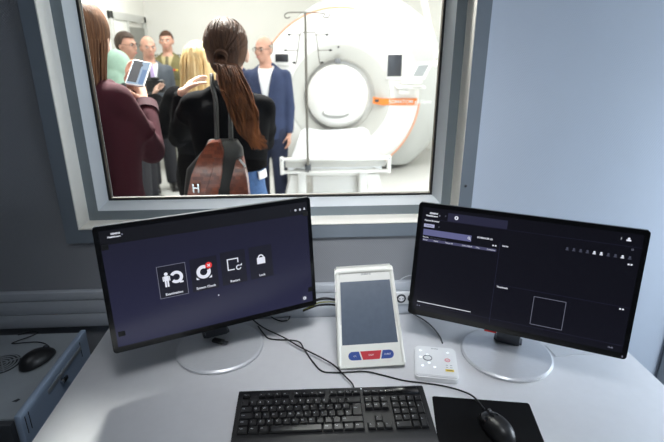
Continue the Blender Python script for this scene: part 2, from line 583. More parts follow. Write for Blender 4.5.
mb = MB().m('far_wall').box(((FX0 + FX1) / 2, FY1 + 0.05, FZ1 / 2), (FX1 - FX0 + 0.2, 0.1, FZ1)); struct('wall_back', mb)
mb = MB().m('far_wall').box((FX0 - 0.05, (FY1 + WT) / 2, FZ1 / 2), (0.1, FY1 - WT, FZ1)); struct('wall_far_left', mb)
mb = MB().m('far_wall').box((FX1 + 0.05, (FY1 + WT) / 2, FZ1 / 2), (0.1, FY1 - WT, FZ1)); struct('wall_far_right', mb)
mb = MB().m('ceil').box(((FX0 + FX1) / 2, FY1 / 2 + 0.12, FZ1 + 0.05), (FX1 - FX0 + 0.2, FY1, 0.1)); struct('ceiling', mb)

# window in the dividing wall
op = (OX0, OX1, OZ0, OZ1)
mb = MB().m('frame')
sweep(mb, op, [(0.0, 0.068), (0.033, 0.068), (0.033, 0.20), (0.0, 0.20)])
win = struct('window_1', mb)
WM[win.name] = Matrix.Identity(4)
mb = MB().m('casing')
sweep(mb, (OX0 - 0.0405, CX1, OZ0 - 0.0427, OZ1 + 0.0405), [(0, 0.0), (0, -0.008), (0.0405, -0.008), (0.0405, 0.0)])
cas = struct('window_casing', mb, parent=win)
mb = MB().m('silverdark').ell((at(466, 186, -0.009).x, -0.0085, at(466, 186, -0.009).z), (0.0045, 0.002, 0.0045))
struct('screw', mb, parent=cas)
mb = MB().m('reveal'); sweep(mb, op, [(0, -0.0075), (0.003, -0.0075), (0.003, 0.068), (0, 0.068)]); struct('window_reveal', mb, parent=win)
mb = MB().m('bevel'); sweep(mb, op, [(0.033, 0.069), (0.053, 0.118), (0.053, 0.15), (0.033, 0.15)]); struct('glazing_bead', mb, parent=win)
mb = MB().m('gasket'); sweep(mb, op, [(0.052, 0.114), (0.0565, 0.116), (0.0565, 0.14), (0.052, 0.14)]); struct('gasket', mb, parent=win)
mb = MB().m('bead'); sweep(mb, op, [(0.0565, 0.119), (0.0575, 0.119), (0.0575, 0.13), (0.0565, 0.13)]); struct('seal_strip', mb, parent=win)
mb = MB().m('glass').box(((OX0 + OX1) / 2, 0.124, (OZ0 + OZ1) / 2), (OX1 - OX0 - 0.11, 0.004, OZ1 - OZ0 - 0.11)); struct('glass_pane', mb, parent=win)

# cable trunking along the wall behind the desk
mb = MB().m('trunk')
for z0, z1, d in ((0.8262, 0.8535, 0.022), (0.7775, 0.8245, 0.02), (0.7305, 0.7757, 0.02)):
    mb.box(((-2.2 + 0.9) / 2, -d / 2, (z0 + z1) / 2), (3.1, d, z1 - z0), 0.002)
mb.m('trunkdark').box(((-2.2 + 0.9) / 2, -0.008, 0.79), (3.1, 0.016, 0.12))
struct('trim_1', mb)
mb = MB().m('casing').box((1.322, -0.004, 1.1), (0.10, 0.008, 2.2), 0.002)
struct('trim_2', mb)

# door in the left wall of the scanner room
def wl(px, py):
    """a point on the scanner room's left wall"""
    d = _f + _r * ((px - 332) / F_PX) - _u * ((py - 221) / F_PX)
    return CAM_O + d * ((FX0 + 0.0 - CAM_O.x) / d.x)
y0, y1 = wl(106, 9).y, 6.12
dt = 1.95
mb = MB().m('doorgrey')
for a, b in ((y0, y0 + 0.09), (y1 - 0.09, y1)):
    mb.box((FX0 + 0.02, (a + b) / 2, dt / 2), (0.04, b - a, dt), 0.004)
mb.box((FX0 + 0.02, (y0 + y1) / 2, dt - 0.045), (0.04, y1 - y0, 0.09), 0.004)
door = struct('door_1', mb)
ym = y0 + (y1 - y0) * 0.42
mb = MB().m('doorwhite').box((FX0 + 0.012, (y0 + 0.09 + ym) / 2, (dt - 0.09) / 2), (0.024, ym - y0 - 0.09, dt - 0.09), 0.003)
leaf = struct('door_leaf', mb, parent=door)
mb = MB().m('chrome').cone((FX0 + 0.03, y0 + 0.22, 1.05), (FX0 + 0.07, y0 + 0.22, 1.05), 0.01, 0.01).box((FX0 + 0.07, y0 + 0.27, 1.05), (0.016, 0.13, 0.018), 0.005)
struct('door_handle', mb, parent=leaf)
mb = MB().m('doordark').box((FX0 + 0.012, (ym + y1 - 0.09) / 2, (dt - 0.15) / 2), (0.024, y1 - 0.09 - ym, dt - 0.15), 0.003)
mb.m('doorgrey').box((FX0 + 0.02, ym + 0.02, (dt - 0.09) / 2), (0.03, 0.05, dt - 0.09), 0.003)
struct('door_panel', mb, parent=door)
p = wl(104.5, 35)
sw = thing('light_switch', 'small white rocker switch on the wall left of the grey framed door', 'switch', (FX0, 4.6, 1.42))
MB().m('white').box((0.005, 0, 0.04), (0.01, 0.08, 0.08), 0.003).build('plate', sw)
MB().m('printgrey').box((0.011, 0, 0.04), (0.006, 0.035, 0.05), 0.002).build('rocker', sw)

# ------------------------------------------------------------------ desk
desk = thing('desk', 'pale grey laminate desk carrying both monitors, keyboard and control box', 'desk', (0.155, -0.43, 0))
DX0, DX1, DY0, DY1 = -0.6125, 0.922, -0.86, -0.024
mb = MB().m('desk').box(((DX0 + DX1) / 2, (DY0 + DY1) / 2, 0.74 - 0.0125), (DX1 - DX0, DY1 - DY0, 0.025), 0.002)
top = mb.build('desktop', desk, world=True)
for x in (DX0 + 0.0, DX1 - 0.0):
    MB().m('deskedge').box((x, (DY0 + DY1) / 2, 0.7255), (0.002, DY1 - DY0 - 0.01, 0.02), 0).build('edge_band', top, world=True)
for x in (DX0 + 0.10, DX1 - 0.10):
    mb = MB().m('silverdark').box((x, -0.42, 0.37), (0.06, 0.08, 0.69), 0.006).box((x, -0.43, 0.02), (0.07, 0.66, 0.04), 0.01).box((x, -0.43, 0.70), (0.05, 0.6, 0.03), 0.004)
    mb.build('leg', desk, world=True)
MB().m('deskedge').box((0.155, -0.12, 0.52), (1.2, 0.018, 0.34), 0.003).build('modesty_panel', desk, world=True)

# ------------------------------------------------------------------ monitors
X90 = Matrix.Rotation(R(90), 4, 'X')
def UX(u, v, y):
    return Matrix.Translation((u, y, v)) @ X90

def rrect(w, h, r, n=5):
    pts = []
    for cx, cy, a0 in ((w / 2 - r, h / 2 - r, 0), (-w / 2 + r, h / 2 - r, 90), (-w / 2 + r, -h / 2 + r, 180), (w / 2 - r, -h / 2 + r, 270)):
        for k in range(n + 1):
            a = R(a0 + 90 * k / n)
            pts.append((cx + r * math.cos(a), cy + r * math.sin(a)))
    return pts

def screen_mat(name, c1, c2, s=1.0):
    m = mat(name, (0.006, 0.006, 0.008, 1), rough=0.16, var=0, spec=0.3)
    nt = m.node_tree
    b = nt.nodes['Principled BSDF']
    tc = nt.nodes['Texture Coordinate']
    sp = nt.nodes.new('ShaderNodeSeparateXYZ')
    nt.links.new(tc.outputs['Generated'], sp.inputs[0])
    rp = nt.nodes.new('ShaderNodeValToRGB')
    rp.color_ramp.elements[0].color = c1
    rp.color_ramp.elements[1].color = c2
    nt.links.new(sp.outputs['Z'], rp.inputs['Fac'])
    nt.links.new(rp.outputs['Color'], b.inputs['Emission Color'])
    b.inputs['Emission Strength'].default_value = s
    return m

UI = dict(
    w=glow('ui_white', rgb(225, 228, 240)), d=glow('ui_dim', rgb(120, 122, 140)), f=glow('ui_faint', rgb(70, 72, 88)),
    tile=glow('ui_tile_dark', rgb(18, 18, 32)), bar=glow('ui_bar', rgb(96, 98, 140)), bar2=glow('ui_button', rgb(170, 172, 205)),
    black=glow('ui_black', rgb(9, 9, 14)), red=glow('ui_red', rgb(225, 50, 50)), head=glow('ui_head', rgb(34, 34, 56)), row=glow('ui_row', rgb(70, 70, 100)))

def flat(mb, u0, v0, u1, v1, y, key):
    mb.m(UI[key]).box(((u0 + u1) / 2, y, (v0 + v1) / 2), (abs(u1 - u0), 0.0003, abs(v1 - v0)))
    return mb

def outline(mb, u0, v0, u1, v1, y, key, t):
    flat(mb, u0, v0, u1, v0 + t, y, key); flat(mb, u0, v1 - t, u1, v1, y, key)
    flat(mb, u0, v0, u0 + t, v1, y, key); flat(mb, u1 - t, v0, u1, v1, y, key)
    return mb

def arc(mb, u, v, r0, r1, a0, a1, y, key, n=24):
    mb.m(UI[key])
    mb.lathe([(r0, 0), (r1, 0), (r1, 0.0003), (r0, 0.0003)], n, X=UX(u, v, y), a0=R(a0), a1=R(a1), closed_prof=True)
    return mb

NK = 0.062
def monitor(label, base, pc, yaw, tilt, smat):
    root = thing('computer_monitor', label, 'monitor', (base[0], base[1], 0.74), yaw)
    # round foot
    mb = MB().m('silver').lathe([(0, 0.0), (0.122, 0.0), (0.1245, 0.003), (0.1245, 0.008), (0.119, 0.0115), (0.05, 0.014), (0, 0.015)], 64)
    mb.build('base', root, smooth=30)
    off = Matrix.Rotation(-yaw, 4, 'Z') @ Vector((pc[0] - base[0], pc[1] - base[1], 0))
    px, py, pz = off.x, off.y, pc[2] - 0.74
    mb = MB().m('silverdark').box((px * 0.5, py + NK, 0.11), (0.066, 0.016, 0.2), 0.006, rot=(-tilt * 0.6, 0, 0)).box((px * 0.5, py + NK + 0.003, 0.018), (0.078, 0.03, 0.008), 0.003)
    mb.build('stand_neck', root)
    pan = MB().m('blackgloss')
    pan.prism(rrect(0.5561, 0.3273, 0.009), 0.016, axis='Y', bev=0.002, X=Matrix.Translation((0, 0.008, 0)))
    pan.m('black').prism(rrect(0.50, 0.27, 0.03), 0.03, axis='Y', bev=0.008, X=Matrix.Translation((0, 0.036, 0)))
    pan.m('silverdark').box((0, 0.0, 0.1637), (0.545, 0.012, 0.0012))
    panel = pan.build('housing', root, loc=(px, py, pz), rot=(-tilt, 0, 0))
    scr = MB().m(smat).box((0, -0.0082, 0.0025), (0.531, 0.0012, 0.2987)).build('screen', panel)
    return root, panel, scr

SY = -0.0091
NK = 0.088
m1, pan1, scr1 = monitor('black monitor on a round silver foot showing four icon tiles on a navy screen', (-0.2500, -0.176), (-0.2332, -0.2032, 1.0021), 0.3922, 0.1164,
                         screen_mat('navy_desktop_screen', rgb(38, 39, 64), rgb(28, 28, 44)))
# writing on its screen
mb = MB()
flat(mb, -0.2655, 0.1175, 0.2655, 0.1518, SY, 'black')
mb.m(UI['w']).text('SIEMENS', 0.0056, UX(-0.2195, 0.1425, SY - 0.0003), 'RIGHT', bold=0.0002)
mb.text('Healthineers', 0.0056, UX(-0.2195, 0.1352, SY - 0.0003), 'RIGHT', bold=0.0002)
arc(mb, -0.2155, 0.1385, 0.0, 0.0018, 0, 360, SY - 0.0003, 'd')
mb.m(UI['d']).text('?', 0.006, UX(0.2165, 0.132, SY - 0.0003), 'CENTER')
for u, k in ((0.231, 'w'), (0.2445, 'w')):
    arc(mb, u, 0.1325, 0.0012, 0.0030, 0, 360, SY - 0.0003, k)
flat(mb, 0.2545, 0.1305, 0.2605, 0.1325, SY - 0.0003, 'w'); arc(mb, 0.2575, 0.1345, 0, 0.0018, 0, 360, SY - 0.0003, 'w')
mb.build('header_bar', scr1)
def tile(u0, u1, v0, v1, cap, icon):
    mb = MB()
    flat(mb, u0, v0, u1, v1, SY, 'tile')
    y = SY - 0.0003
    c = (u0 + u1) / 2
    mb.m(UI['w']).text(cap, 0.0088, UX(c, v0 + 0.0085, y), 'CENTER', bold=0.00015)
    icon(mb, c, (v0 + v1) / 2 + 0.008, y)
    return mb.build('icon_tile', scr1)
def ic_exam(mb, u, v, y):
    arc(mb, u + 0.010, v, 0.0085, 0.0165, -140, 150, y, 'w')
    flat(mb, u + 0.017, v - 0.017, u + 0.026, v - 0.0125, y, 'w')
    arc(mb, u - 0.0145, v + 0.0125, 0, 0.0045, 0, 360, y - 0.0003, 'w')
    flat(mb, u - 0.0205, v - 0.006, u - 0.0085, v + 0.0072, y - 0.0003, 'w')
    flat(mb, u - 0.0235, v - 0.006, u - 0.0212, v + 0.006, y - 0.0003, 'w'); flat(mb, u - 0.0078, v - 0.006, u - 0.0055, v + 0.006, y - 0.0003, 'w')
    flat(mb, u - 0.0195, v - 0.022, u - 0.0152, v - 0.0055, y - 0.0003, 'w'); flat(mb, u - 0.0138, v - 0.022, u - 0.0095, v - 0.0055, y - 0.0003, 'w')
    outline(mb, -0.1510, -0.0445, -0.0805, 0.0415, y, 'd', 0.0011)
def ic_check(mb, u, v, y):
    arc(mb, u - 0.002, v - 0.002, 0.0095, 0.0185, 60, 380, y, 'w')
    for s in (-1, 1):
        mb.m(UI['w']).prism([(u + s * 0.020 - 0.002, v - 0.021), (u + s * 0.020 - 0.002, v - 0.014), (u + s * 0.012 - 0.002, v - 0.021)], 0.0003, axis='Y', X=Matrix.Translation((0, y, 0)))
    arc(mb, u + 0.0125, v + 0.0135, 0, 0.0088, 0, 360, y - 0.0003, 'red')
    for s in (-1, 1):
        mb.m(UI['w']).box((u + 0.0125, y - 0.0007, v + 0.0135), (0.0095, 0.0003, 0.002), rot=(0, R(45 * s), 0))
def ic_restart(mb, u, v, y):
    t = 0.0028
    flat(mb, u - 0.017, v + 0.0145, u + 0.014, v + 0.0145 + t, y, 'w')
    flat(mb, u - 0.017, v - 0.015, u - 0.017 + t, v + 0.0145, y, 'w')
    flat(mb, u - 0.017, v - 0.015, u + 0.002, v - 0.015 + t, y, 'w')
    flat(mb, u + 0.014 - t, v + 0.004, u + 0.014, v + 0.0145, y, 'w')
    arc(mb, u + 0.013, v - 0.010, 0.0045, 0.0072, 60, 350, y, 'w')
    mb.m(UI['w']).prism([(u + 0.016, v - 0.006), (u + 0.0225, v - 0.006), (u + 0.0225, v + 0.0005)], 0.0003, axis='Y', X=Matrix.Translation((0, y, 0)))
def ic_lock(mb, u, v, y):
    flat(mb, u - 0.0115, v - 0.013, u + 0.0115, v + 0.005, y, 'w')
    arc(mb, u, v + 0.005, 0.0052, 0.0085, 0, 180, y, 'w')
tile(-0.1505, -0.081, -0.0440, 0.041, 'Examination', ic_exam)
tile(-0.0695, 0.000, -0.0448, 0.0449, 'System Check', ic_check)
tile(0.0095, 0.0770, -0.0440, 0.0487, 'Restart', ic_restart)
tile(0.0875, 0.1525, -0.0432, 0.049, 'Lock', ic_lock)
mb = MB()
flat(mb, 0.2335, -0.139, 0.2475, -0.1258, SY, 'f'); arc(mb, 0.2405, -0.1324, 0.002, 0.0045, 0, 360, SY - 0.0003, 'w')
mb.build('settings_icon', scr1)
mb = MB(); arc(mb, -0.005, -0.0668, 0, 0.0016, 0, 360, SY, 'w'); mb.build('cursor', scr1)
for u, v in ((-0.257, 0.1122), (-0.2525, -0.1132), (0.2615, -0.1091), (0.260, 0.1187)):
    MB().m('black').box((u, SY - 0.0004, v), (0.016, 0.0006, 0.013)).build('black_tape', pan1)

NK = 0.060
m2, pan2, scr2 = monitor('black monitor on a round silver foot showing a patient list and a white square outline', (0.565, -0.260), (0.5603, -0.2661, 0.9927), -0.4795, 0.186,
                         screen_mat('black_browser_screen', rgb(15, 15, 24), rgb(10, 10, 17)))
mb = MB()
flat(mb, -0.195, 0.121, -0.04, 0.1435, SY, 'head')
flat(mb, -0.2655, 0.1195, 0.2655, 0.1202, SY, 'head')
y = SY - 0.0003
mb.m(UI['w']).text('SIEMENS', 0.0062, UX(-0.2225, 0.1365, y), 'RIGHT', bold=0.0002)
mb.text('Healthineers', 0.0062, UX(-0.2225, 0.1292, y), 'RIGHT', bold=0.0002)
arc(mb, -0.2175, 0.1325, 0, 0.002, 0, 360, y, 'd')
mb.m(UI['d']).text('F', 0.006, UX(-0.201, 0.133, y), 'CENTER')
arc(mb, -0.1717, 0.1325, 0.0022, 0.0052, 0, 360, y, 'w')
mb.m(UI['w']).text('Patient Browser', 0.0062, UX(-0.2570, 0.1155, y), 'LEFT', bold=0.00015)
mb.m(UI['w']).text('?', 0.009, UX(0.2195, 0.1365, y), 'CENTER')
flat(mb, 0.2305, 0.1325, 0.2405, 0.1362, y, 'w'); arc(mb, 0.2355, 0.1385, 0, 0.0028, 0, 360, y, 'w')
mb.build('header_bar', scr2)
mb = MB()
flat(mb, -0.2575, 0.0965, -0.2285, 0.1055, SY, 'bar2')
mb.m(UI['black']).text('Patients', 0.006, UX(-0.243, 0.101, y), 'CENTER')
mb.m(UI['d']).text('+', 0.007, UX(-0.216, 0.1005, y), 'CENTER')
flat(mb, -0.2575, 0.0735, -0.1265, 0.0905, SY, 'bar')
arc(mb, -0.1325, 0.083, 0.0022, 0.0036, 0, 360, y, 'w')
mb.m(UI['w']).box((-0.1292, y, 0.0793), (0.005, 0.0003, 0.0014), rot=(0, R(45), 0))
mb.build('search_field', scr2)
mb = MB()
mb.m(UI['w']).text('SCHEDULER (1)', 0.0058, UX(-0.1115, 0.0885, y), 'LEFT', bold=0.0002)
mb.text('Results', 0.0055, UX(-0.2575, 0.0680, y), 'LEFT')
mb.m(UI['f']).text('filter by patient name', 0.0050, UX(-0.236, 0.0680, y), 'LEFT')
flat(mb, -0.2575, 0.0565, -0.0590, 0.0640, SY, 'row')
mb.m(UI['w'])
for u, s in ((-0.2555, 'Status'), (-0.226, 'Name'), (-0.193, 'Patient ID'), (-0.148, 'Date of Birth'), (-0.112, 'Time'), (-0.083, 'Procedure')):
    mb.text(s, 0.0050, UX(u, 0.0603, y), 'LEFT')
flat(mb, -0.0705, 0.0710, -0.0665, 0.0745, y, 'w'); flat(mb, -0.0640, 0.0710, -0.0600, 0.0745, y, 'w')
mb.build('table_header', scr2)
mb = MB()
flat(mb, -0.2530, -0.1225, -0.1032, -0.1207, SY, 'w')
flat(mb, -0.2530, -0.1350, -0.2500, -0.1320, SY, 'd'); flat(mb, -0.2470, -0.1350, -0.2440, -0.1320, SY, 'd')
mb.build('scroll_line', scr2)
mb = MB()
flat(mb, -0.0523, -0.1400, -0.0511, 0.0850, SY, 'head')
flat(mb, -0.0511, -0.0310, 0.2655, -0.0302, SY, 'head'); flat(mb, -0.2655, -0.1290, 0.2655, -0.1283, SY, 'head')
mb.m(UI['w']).text('Series', 0.0062, UX(-0.0455, 0.0755, y), 'LEFT', bold=0.00015)
mb.text('Thumbnails', 0.0062, UX(-0.0455, -0.0368, y), 'LEFT', bold=0.00015)
for i in range(10):
    u = 0.1075 + 0.0152 * i
    k = 'w' if i in (4, 5, 8) else 'f'
    flat(mb, u - 0.0035, 0.0890, u + 0.0035, 0.0915, y, k)
    arc(mb, u, 0.0945, 0, 0.0026, 0, 360, y, k, 12)
for v in (0.0765, -0.0365):
    flat(mb, 0.2425, v - 0.0018, 0.2465, v + 0.0018, y, 'w'); flat(mb, 0.2485, v - 0.0018, 0.2525, v + 0.0018, y, 'w')
outline(mb, 0.2445, 0.1115, 0.2490, 0.1155, y, 'd', 0.0008)
mb.m(UI['d']).text('10:42', 0.0055, UX(0.2390, -0.1388, y), 'CENTER', bold=0.0001)
mb.build('viewer_pane', scr2)
mb = MB(); outline(mb, 0.0490, -0.1210, 0.1260, -0.0445, SY, 'd', 0.0011); mb.build('image_frame', scr2)
MB().m(UI['d']).box((0.2680, -0.0085, -0.1560), (0.0022, 0.001, 0.0045)).build('power_light', pan2)['label'] = 'lit white power light'
MB().m('red').box((-0.046, 0.001, -0.1662), (0.032, 0.012, 0.0050), 0.0008).build('red_sticker', pan2)

# usb stick lying on the left monitor's foot
us = thing('usb_stick', 'small black usb stick lying on the left monitor foot', 'usb stick', tuple(on(218.5, 342.5, 0.7555)), R(-24))
us.location.z = 0.7548
WM[us.name] = Matrix.Translation(us.location) @ Matrix.Rotation(R(-24), 4, 'Z')
MB().m('black').box((0, 0, 0.006), (0.036, 0.017, 0.010), 0.003).build('body', us)
MB().m('silverdark').box((0.024, 0, 0.006), (0.013, 0.012, 0.005), 0.001).build('plug', us)

# ------------------------------------------------------------------ keyboard
KB = thing('keyboard', 'full size black keyboard with white key legends at the front of the desk', 'keyboard', (0.0603, -0.397, 0.74), R(-0.8))
mb = MB().m('black')
def slab(w, prof, bev):
    return mb.prism(prof, w, axis='X', bev=0, X=Matrix.Translation((-w / 2, 0, 0)))
slab(0.455, [(0.0, 0.004), (0.0, 0.021), (-0.010, 0.026), (-0.040, 0.0235), (-0.135, 0.0145), (-0.168, 0.010), (-0.175, 0.004), (-0.170, 0.001), (-0.01, 0.001)], 0)
case = mb.build('case', KB)
mb = MB().m('blackgloss').box((0.173, -0.0235, 0.0262), (0.083, 0.024, 0.0022), 0.0008, rot=(R(4.5), 0, 0))
mb.build('status_panel', KB)['label'] = 'glossy black status panel'
MB().m('led').ell((0.073, -0.0115, 0.0262), (0.0013, 0.0013, 0.0008), n=8).build('status_light', KB)
def kz(y):
    return 0.0235 + (y + 0.040) * (0.0235 - 0.0145) / 0.095
slope = math.atan((0.0235 - 0.0145) / 0.095)
keys = []
U = 0.019
x0 = -0.2275 + 0.0115
def row(y, items, start=x0, d=1.0):
    x = start
    for it in items:
        if isinstance(it, (int, float)):
            x += it * U
            continue
        s, w = it if isinstance(it, tuple) else (it, 1)
        keys.append((x + w * U / 2, y, w * U, U * d, s))
        x += w * U
    return x
Y0 = -0.052
nav = x0 + 15 * U + 0.0065
pad = nav + 3 * U + 0.0065
row(-0.0275, ['Esc', 1, 'F1', 'F2', 'F3', 'F4', 0.5, 'F5', 'F6', 'F7', 'F8', 0.5, 'F9', 'F10', 'F11', 'F12'], d=0.62)
row(-0.0275, ['Prt', 'Scr', 'Brk'], nav, 0.62)
row(Y0, ['`', '1', '2', '3', '4', '5', '6', '7', '8', '9', '0', '-', '=', ('<--', 2)])
row(Y0, ['Ins', 'Hm', 'PgU'], nav); row(Y0 - U, ['Del', 'End', 'PgD'], nav)
row(Y0 - U, [('Tab', 1.5)] + list('QWERTYUIOP[]'))
keys.append((x0 + 14.25 * U + 0.002, Y0 - 1.5 * U, 1.3 * U, 2 * U, 'Enter'))
row(Y0 - 2 * U, [('Caps', 1.75)] + list("ASDFGHJKL;'#"))
row(Y0 - 3 * U, [('Shift', 1.25), '\\'] + list('ZXCVBNM,./') + [('Shift', 2.75)])
row(Y0 - 3 * U, [1, '^'], nav); row(Y0 - 4 * U, ['<', 'v', '>'], nav)
row(Y0, ['Num', '/', '*', '-'], pad); row(Y0 - U, ['7', '8', '9'], pad); row(Y0 - 2 * U, ['4', '5', '6'], pad); row(Y0 - 3 * U, ['1', '2', '3'], pad)
row(Y0 - 4 * U, [('0', 2), '.'], pad)
keys.append((pad + 3.5 * U, Y0 - 1.5 * U, U, 2 * U, '+')); keys.append((pad + 3.5 * U, Y0 - 3.5 * U, U, 2 * U, 'En'))
row(Y0 - 4 * U, [('Ctrl', 1.25), ('Win', 1.25), ('Alt', 1.25), ('', 6.25), ('AltG', 1.25), ('Win', 1.25), ('Mn', 1.25), ('Ctrl', 1.25)])
def keytop(mb, kx, ky, w, d, s):
    w -= 0.0016; d -= 0.0016
    z = kz(ky)
    X = Matrix.Translation((kx, ky, z)) @ Matrix.Rotation(slope, 4, 'X')
    mb.m('key').prism([(-w / 2, -d / 2), (w / 2, -d / 2), (w / 2, d / 2), (-w / 2, d / 2)], 0.003, X=X)
    tb = bmesh.new()
    lo = [(-w / 2, -d / 2), (w / 2, -d / 2), (w / 2, d / 2), (-w / 2, d / 2)]
    i = 0.0021
    hi = [(-w / 2 + i, -d / 2 + i), (w / 2 - i, -d / 2 + i), (w / 2 - i, d / 2 - i * 0.6), (-w / 2 + i, d / 2 - i * 0.6)]
    A = [tb.verts.new((a, b, 0.003)) for a, b in lo]
    B = [tb.verts.new((a, b, 0.0068)) for a, b in hi]
    for k in range(4):
        tb.faces.new((A[k], A[(k + 1) % 4], B[(k + 1) % 4], B[k]))
    tb.faces.new(B)
    mb.add(tb, X)
    if s:
        L = X @ Matrix.Translation((-w / 2 + 0.0036, d * 0.12, 0.0069))
        mb.m('keyleg').text(s, 0.0062 if len(s) == 1 else 0.0040, L, 'LEFT', depth=0.00005)
    return mb
for k, (kx, ky, w, d, s) in enumerate(keys[:100]):
    keytop(MB(), kx, ky, w, d, s).build('key', KB, smooth=0)
mb = MB()
for a in keys[100:]:
    keytop(mb, *a)
mb.build('modifier_keys', KB, smooth=0)['kind'] = 'stuff'

# ------------------------------------------------------------------ mouse mat, mouse
pc_ = (Vector((0.3108, -0.4184)) + Vector((0.5416, -0.4581))) / 2
rz = R(-9.8)
mp_c = Vector((pc_.x, pc_.y, 0)) + Matrix.Rotation(rz, 4, 'Z') @ Vector((0, -0.10, 0))
mb = MB().m('rubber').prism(rrect(0.234, 0.20, 0.006), 0.003, bev=0.001)
mm = mb.build('mouse_mat')
mm.matrix_world = Matrix.Translation((mp_c.x, mp_c.y, 0.74)) @ Matrix.Rotation(rz, 4, 'Z')
tag(mm, 'thin black cloth mouse mat on the desk right of the keyboard', 'mouse mat')

def mouse(label, loc, rz, mats=('black', 'blackgloss')):
    """nose towards local +Y"""
    root = thing('computer_mouse', label, 'mouse', loc, rz, None)
    mb = MB().m(mats[0])
    secs = []
    tb = bmesh.new()
    bmesh.ops.create_uvsphere(tb, u_segments=32, v_segments=20, radius=1)
    for v in tb.verts:
        x, y, z = v.co
        w = 0.029 * (1 - 0.12 * (y > 0) * y)
        zz = z * (0.0335 - 0.010 * y) if z > 0 else z * 0.004
        fl = math.copysign(abs(x) ** 0.8, x)
        v.co = (fl * w, math.copysign(abs(y) ** 0.9, y) * 0.053, zz + 0.0045)
    mb.add(tb)
    body = mb.build('shell', root, smooth=180)
    def btn(s):
        b = MB().m(mats[1])
        tb = bmesh.new()
        bmesh.ops.create_uvsphere(tb, u_segments=32, v_segments=20, radius=1)
        dele = [f for f in tb.faces if not (f.calc_center_median().y > 0.12 and f.calc_center_median().z > 0.25 and s * f.calc_center_median().x > 0.07)]
        bmesh.ops.delete(tb, geom=dele, context='FACES')
        for v in tb.verts:
            x, y, z = v.co
            w = 0.0293 * (1 - 0.12 * (y > 0) * y)
            v.co = (math.copysign(abs(x) ** 0.8, x) * w, math.copysign(abs(y) ** 0.9, y) * 0.0531, z * (0.0335 - 0.010 * y) * 1.008 + 0.0046)
        return b.add(tb)
    for s in (-1, 1):
        btn(s).build('button', root, smooth=180)
    MB().m('silverdark').cone((-0.003, 0.03, 0.0285), (0.003, 0.03, 0.0285), 0.0062, 0.0075, 20).build('scroll_wheel', root)
    return root
a, b = on(484, 411, 0.757), on(509, 440, 0.757)
mc = (a + b) / 2
dirv = (a - b)
ms = mouse('black mouse with a grey wheel resting on the black mouse mat', (mc.x, mc.y - 0.004, 0.743), math.atan2(-dirv.x, dirv.y))
MB().m('printgrey').text('FUJITSU', 0.0055, Matrix.Translation((0, -0.032, 0.0352)) @ Matrix.Rotation(R(18), 4, 'X') @ Matrix.Rotation(0, 4, 'Z'), 'CENTER').build('printed_name', ms)

# ------------------------------------------------------------------ tilted control box
B0 = Vector((0.1760, -0.3060, 0.7425)); B1 = Vector((0.1620, -0.139, 0.962))
cb = thing('control_box', 'tilted ivory control box with blank grey display and blue and red buttons', 'control box', (B0.x, B0.y, 0.74), R(-1.5))
lean = math.atan2(B1.y - B0.y, B1.z - B0.z)
Lf = math.hypot(B1.y - B0.y, B1.z - B0.z)
roll = math.atan2(B1.x - B0.x, Lf)
# frame of the sloping face: x right, z up the face, -y out of it
BL = Matrix.Translation((0, 0, 0.007)) @ Euler((-lean, roll, 0)).to_matrix().to_4x4()
bx_ = bpy.data.objects.new('tmp', None)
tb = bmesh.new()
sd_ = [(0.004, 0.0), (0.0, 0.005), (B1.y - B0.y - 0.002, B1.z - 0.742 - 0.004), (B1.y - B0.y + 0.004, B1.z - 0.742), (B1.y - B0.y + 0.030, B1.z - 0.742 - 0.006), (B1.y - B0.y + 0.034, B1.z - 0.742 - 0.03), (0.075, 0.014), (0.062, 0.004)]
cols_ = []
for s_, w_ in ((-1, 0.093), (1, 0.093)):
    cols_.append([tb.verts.new((s_ * (w_ - 0.0095 * z_ / 0.22), y_, z_)) for y_, z_ in sd_])
n_ = len(sd_)
for q_ in range(n_):
    tb.faces.new((cols_[0][q_], cols_[0][(q_ + 1) % n_], cols_[1][(q_ + 1) % n_], cols_[1][q_]))
tb.faces.new(cols_[0]); tb.faces.new(cols_[1][::-1])
bmesh.ops.recalc_face_normals(tb, faces=tb.faces)
bmesh.ops.bevel(tb, geom=[e_ for f_ in tb.faces if len(f_.verts) == n_ for e_ in f_.edges], offset=0.010, segments=4, affect='EDGES', clamp_overlap=True)
mb = MB().m('ivory'); mb.T = Matrix.Rotation(-lean, 4, 'X').inverted(); mb.add(tb)
body = mb.build('shell', cb, loc=BL.to_translation(), rot=BL.to_euler())
mb = MB().m('ivory2').prism([(-0.084, 0.012), (0.084, 0.012), (0.0755, Lf - 0.014), (-0.0755, Lf - 0.014)], 0.002, axis='Y', bev=0.0008, X=Matrix.Translation((0, 0.0005, 0)))
fas = mb.build('fascia', body)
mb = MB().m('ivory')
for s in (-1, 1):
    mb.tube([(s * 0.0872, 0.0, 0.010), (s * 0.0838, -0.0012, 0.10), (s * 0.0775, -0.0012, Lf - 0.016)], 0.0052, n=10, sub=4)
mb.tube([(-0.0775, -0.0012, Lf - 0.016), (-0.071, -0.0018, Lf - 0.010), (0, -0.002, Lf - 0.009), (0.071, -0.0018, Lf - 0.010), (0.0775, -0.0012, Lf - 0.016)], 0.0052, n=10, sub=4)
mb.build('rim', body)
mb = MB().m('lcdgrey').prism([(-0.0765, 0.064), (0.0765, 0.064), (0.0705, Lf - 0.038), (-0.0705, Lf - 0.038)], 0.0012, axis='Y', X=Matrix.Translation((0, -0.0012, 0)))
mb.build('display', body)['label'] = 'blank blue-grey display'
mb = MB().m('printgrey').text('SIEMENS', 0.0075, UX(0.004, Lf - 0.0185, -0.0018), 'CENTER', bold=0.0001)
mb.build('printed_name', body)
ZB0, ZB1 = 0.0230, 0.0455
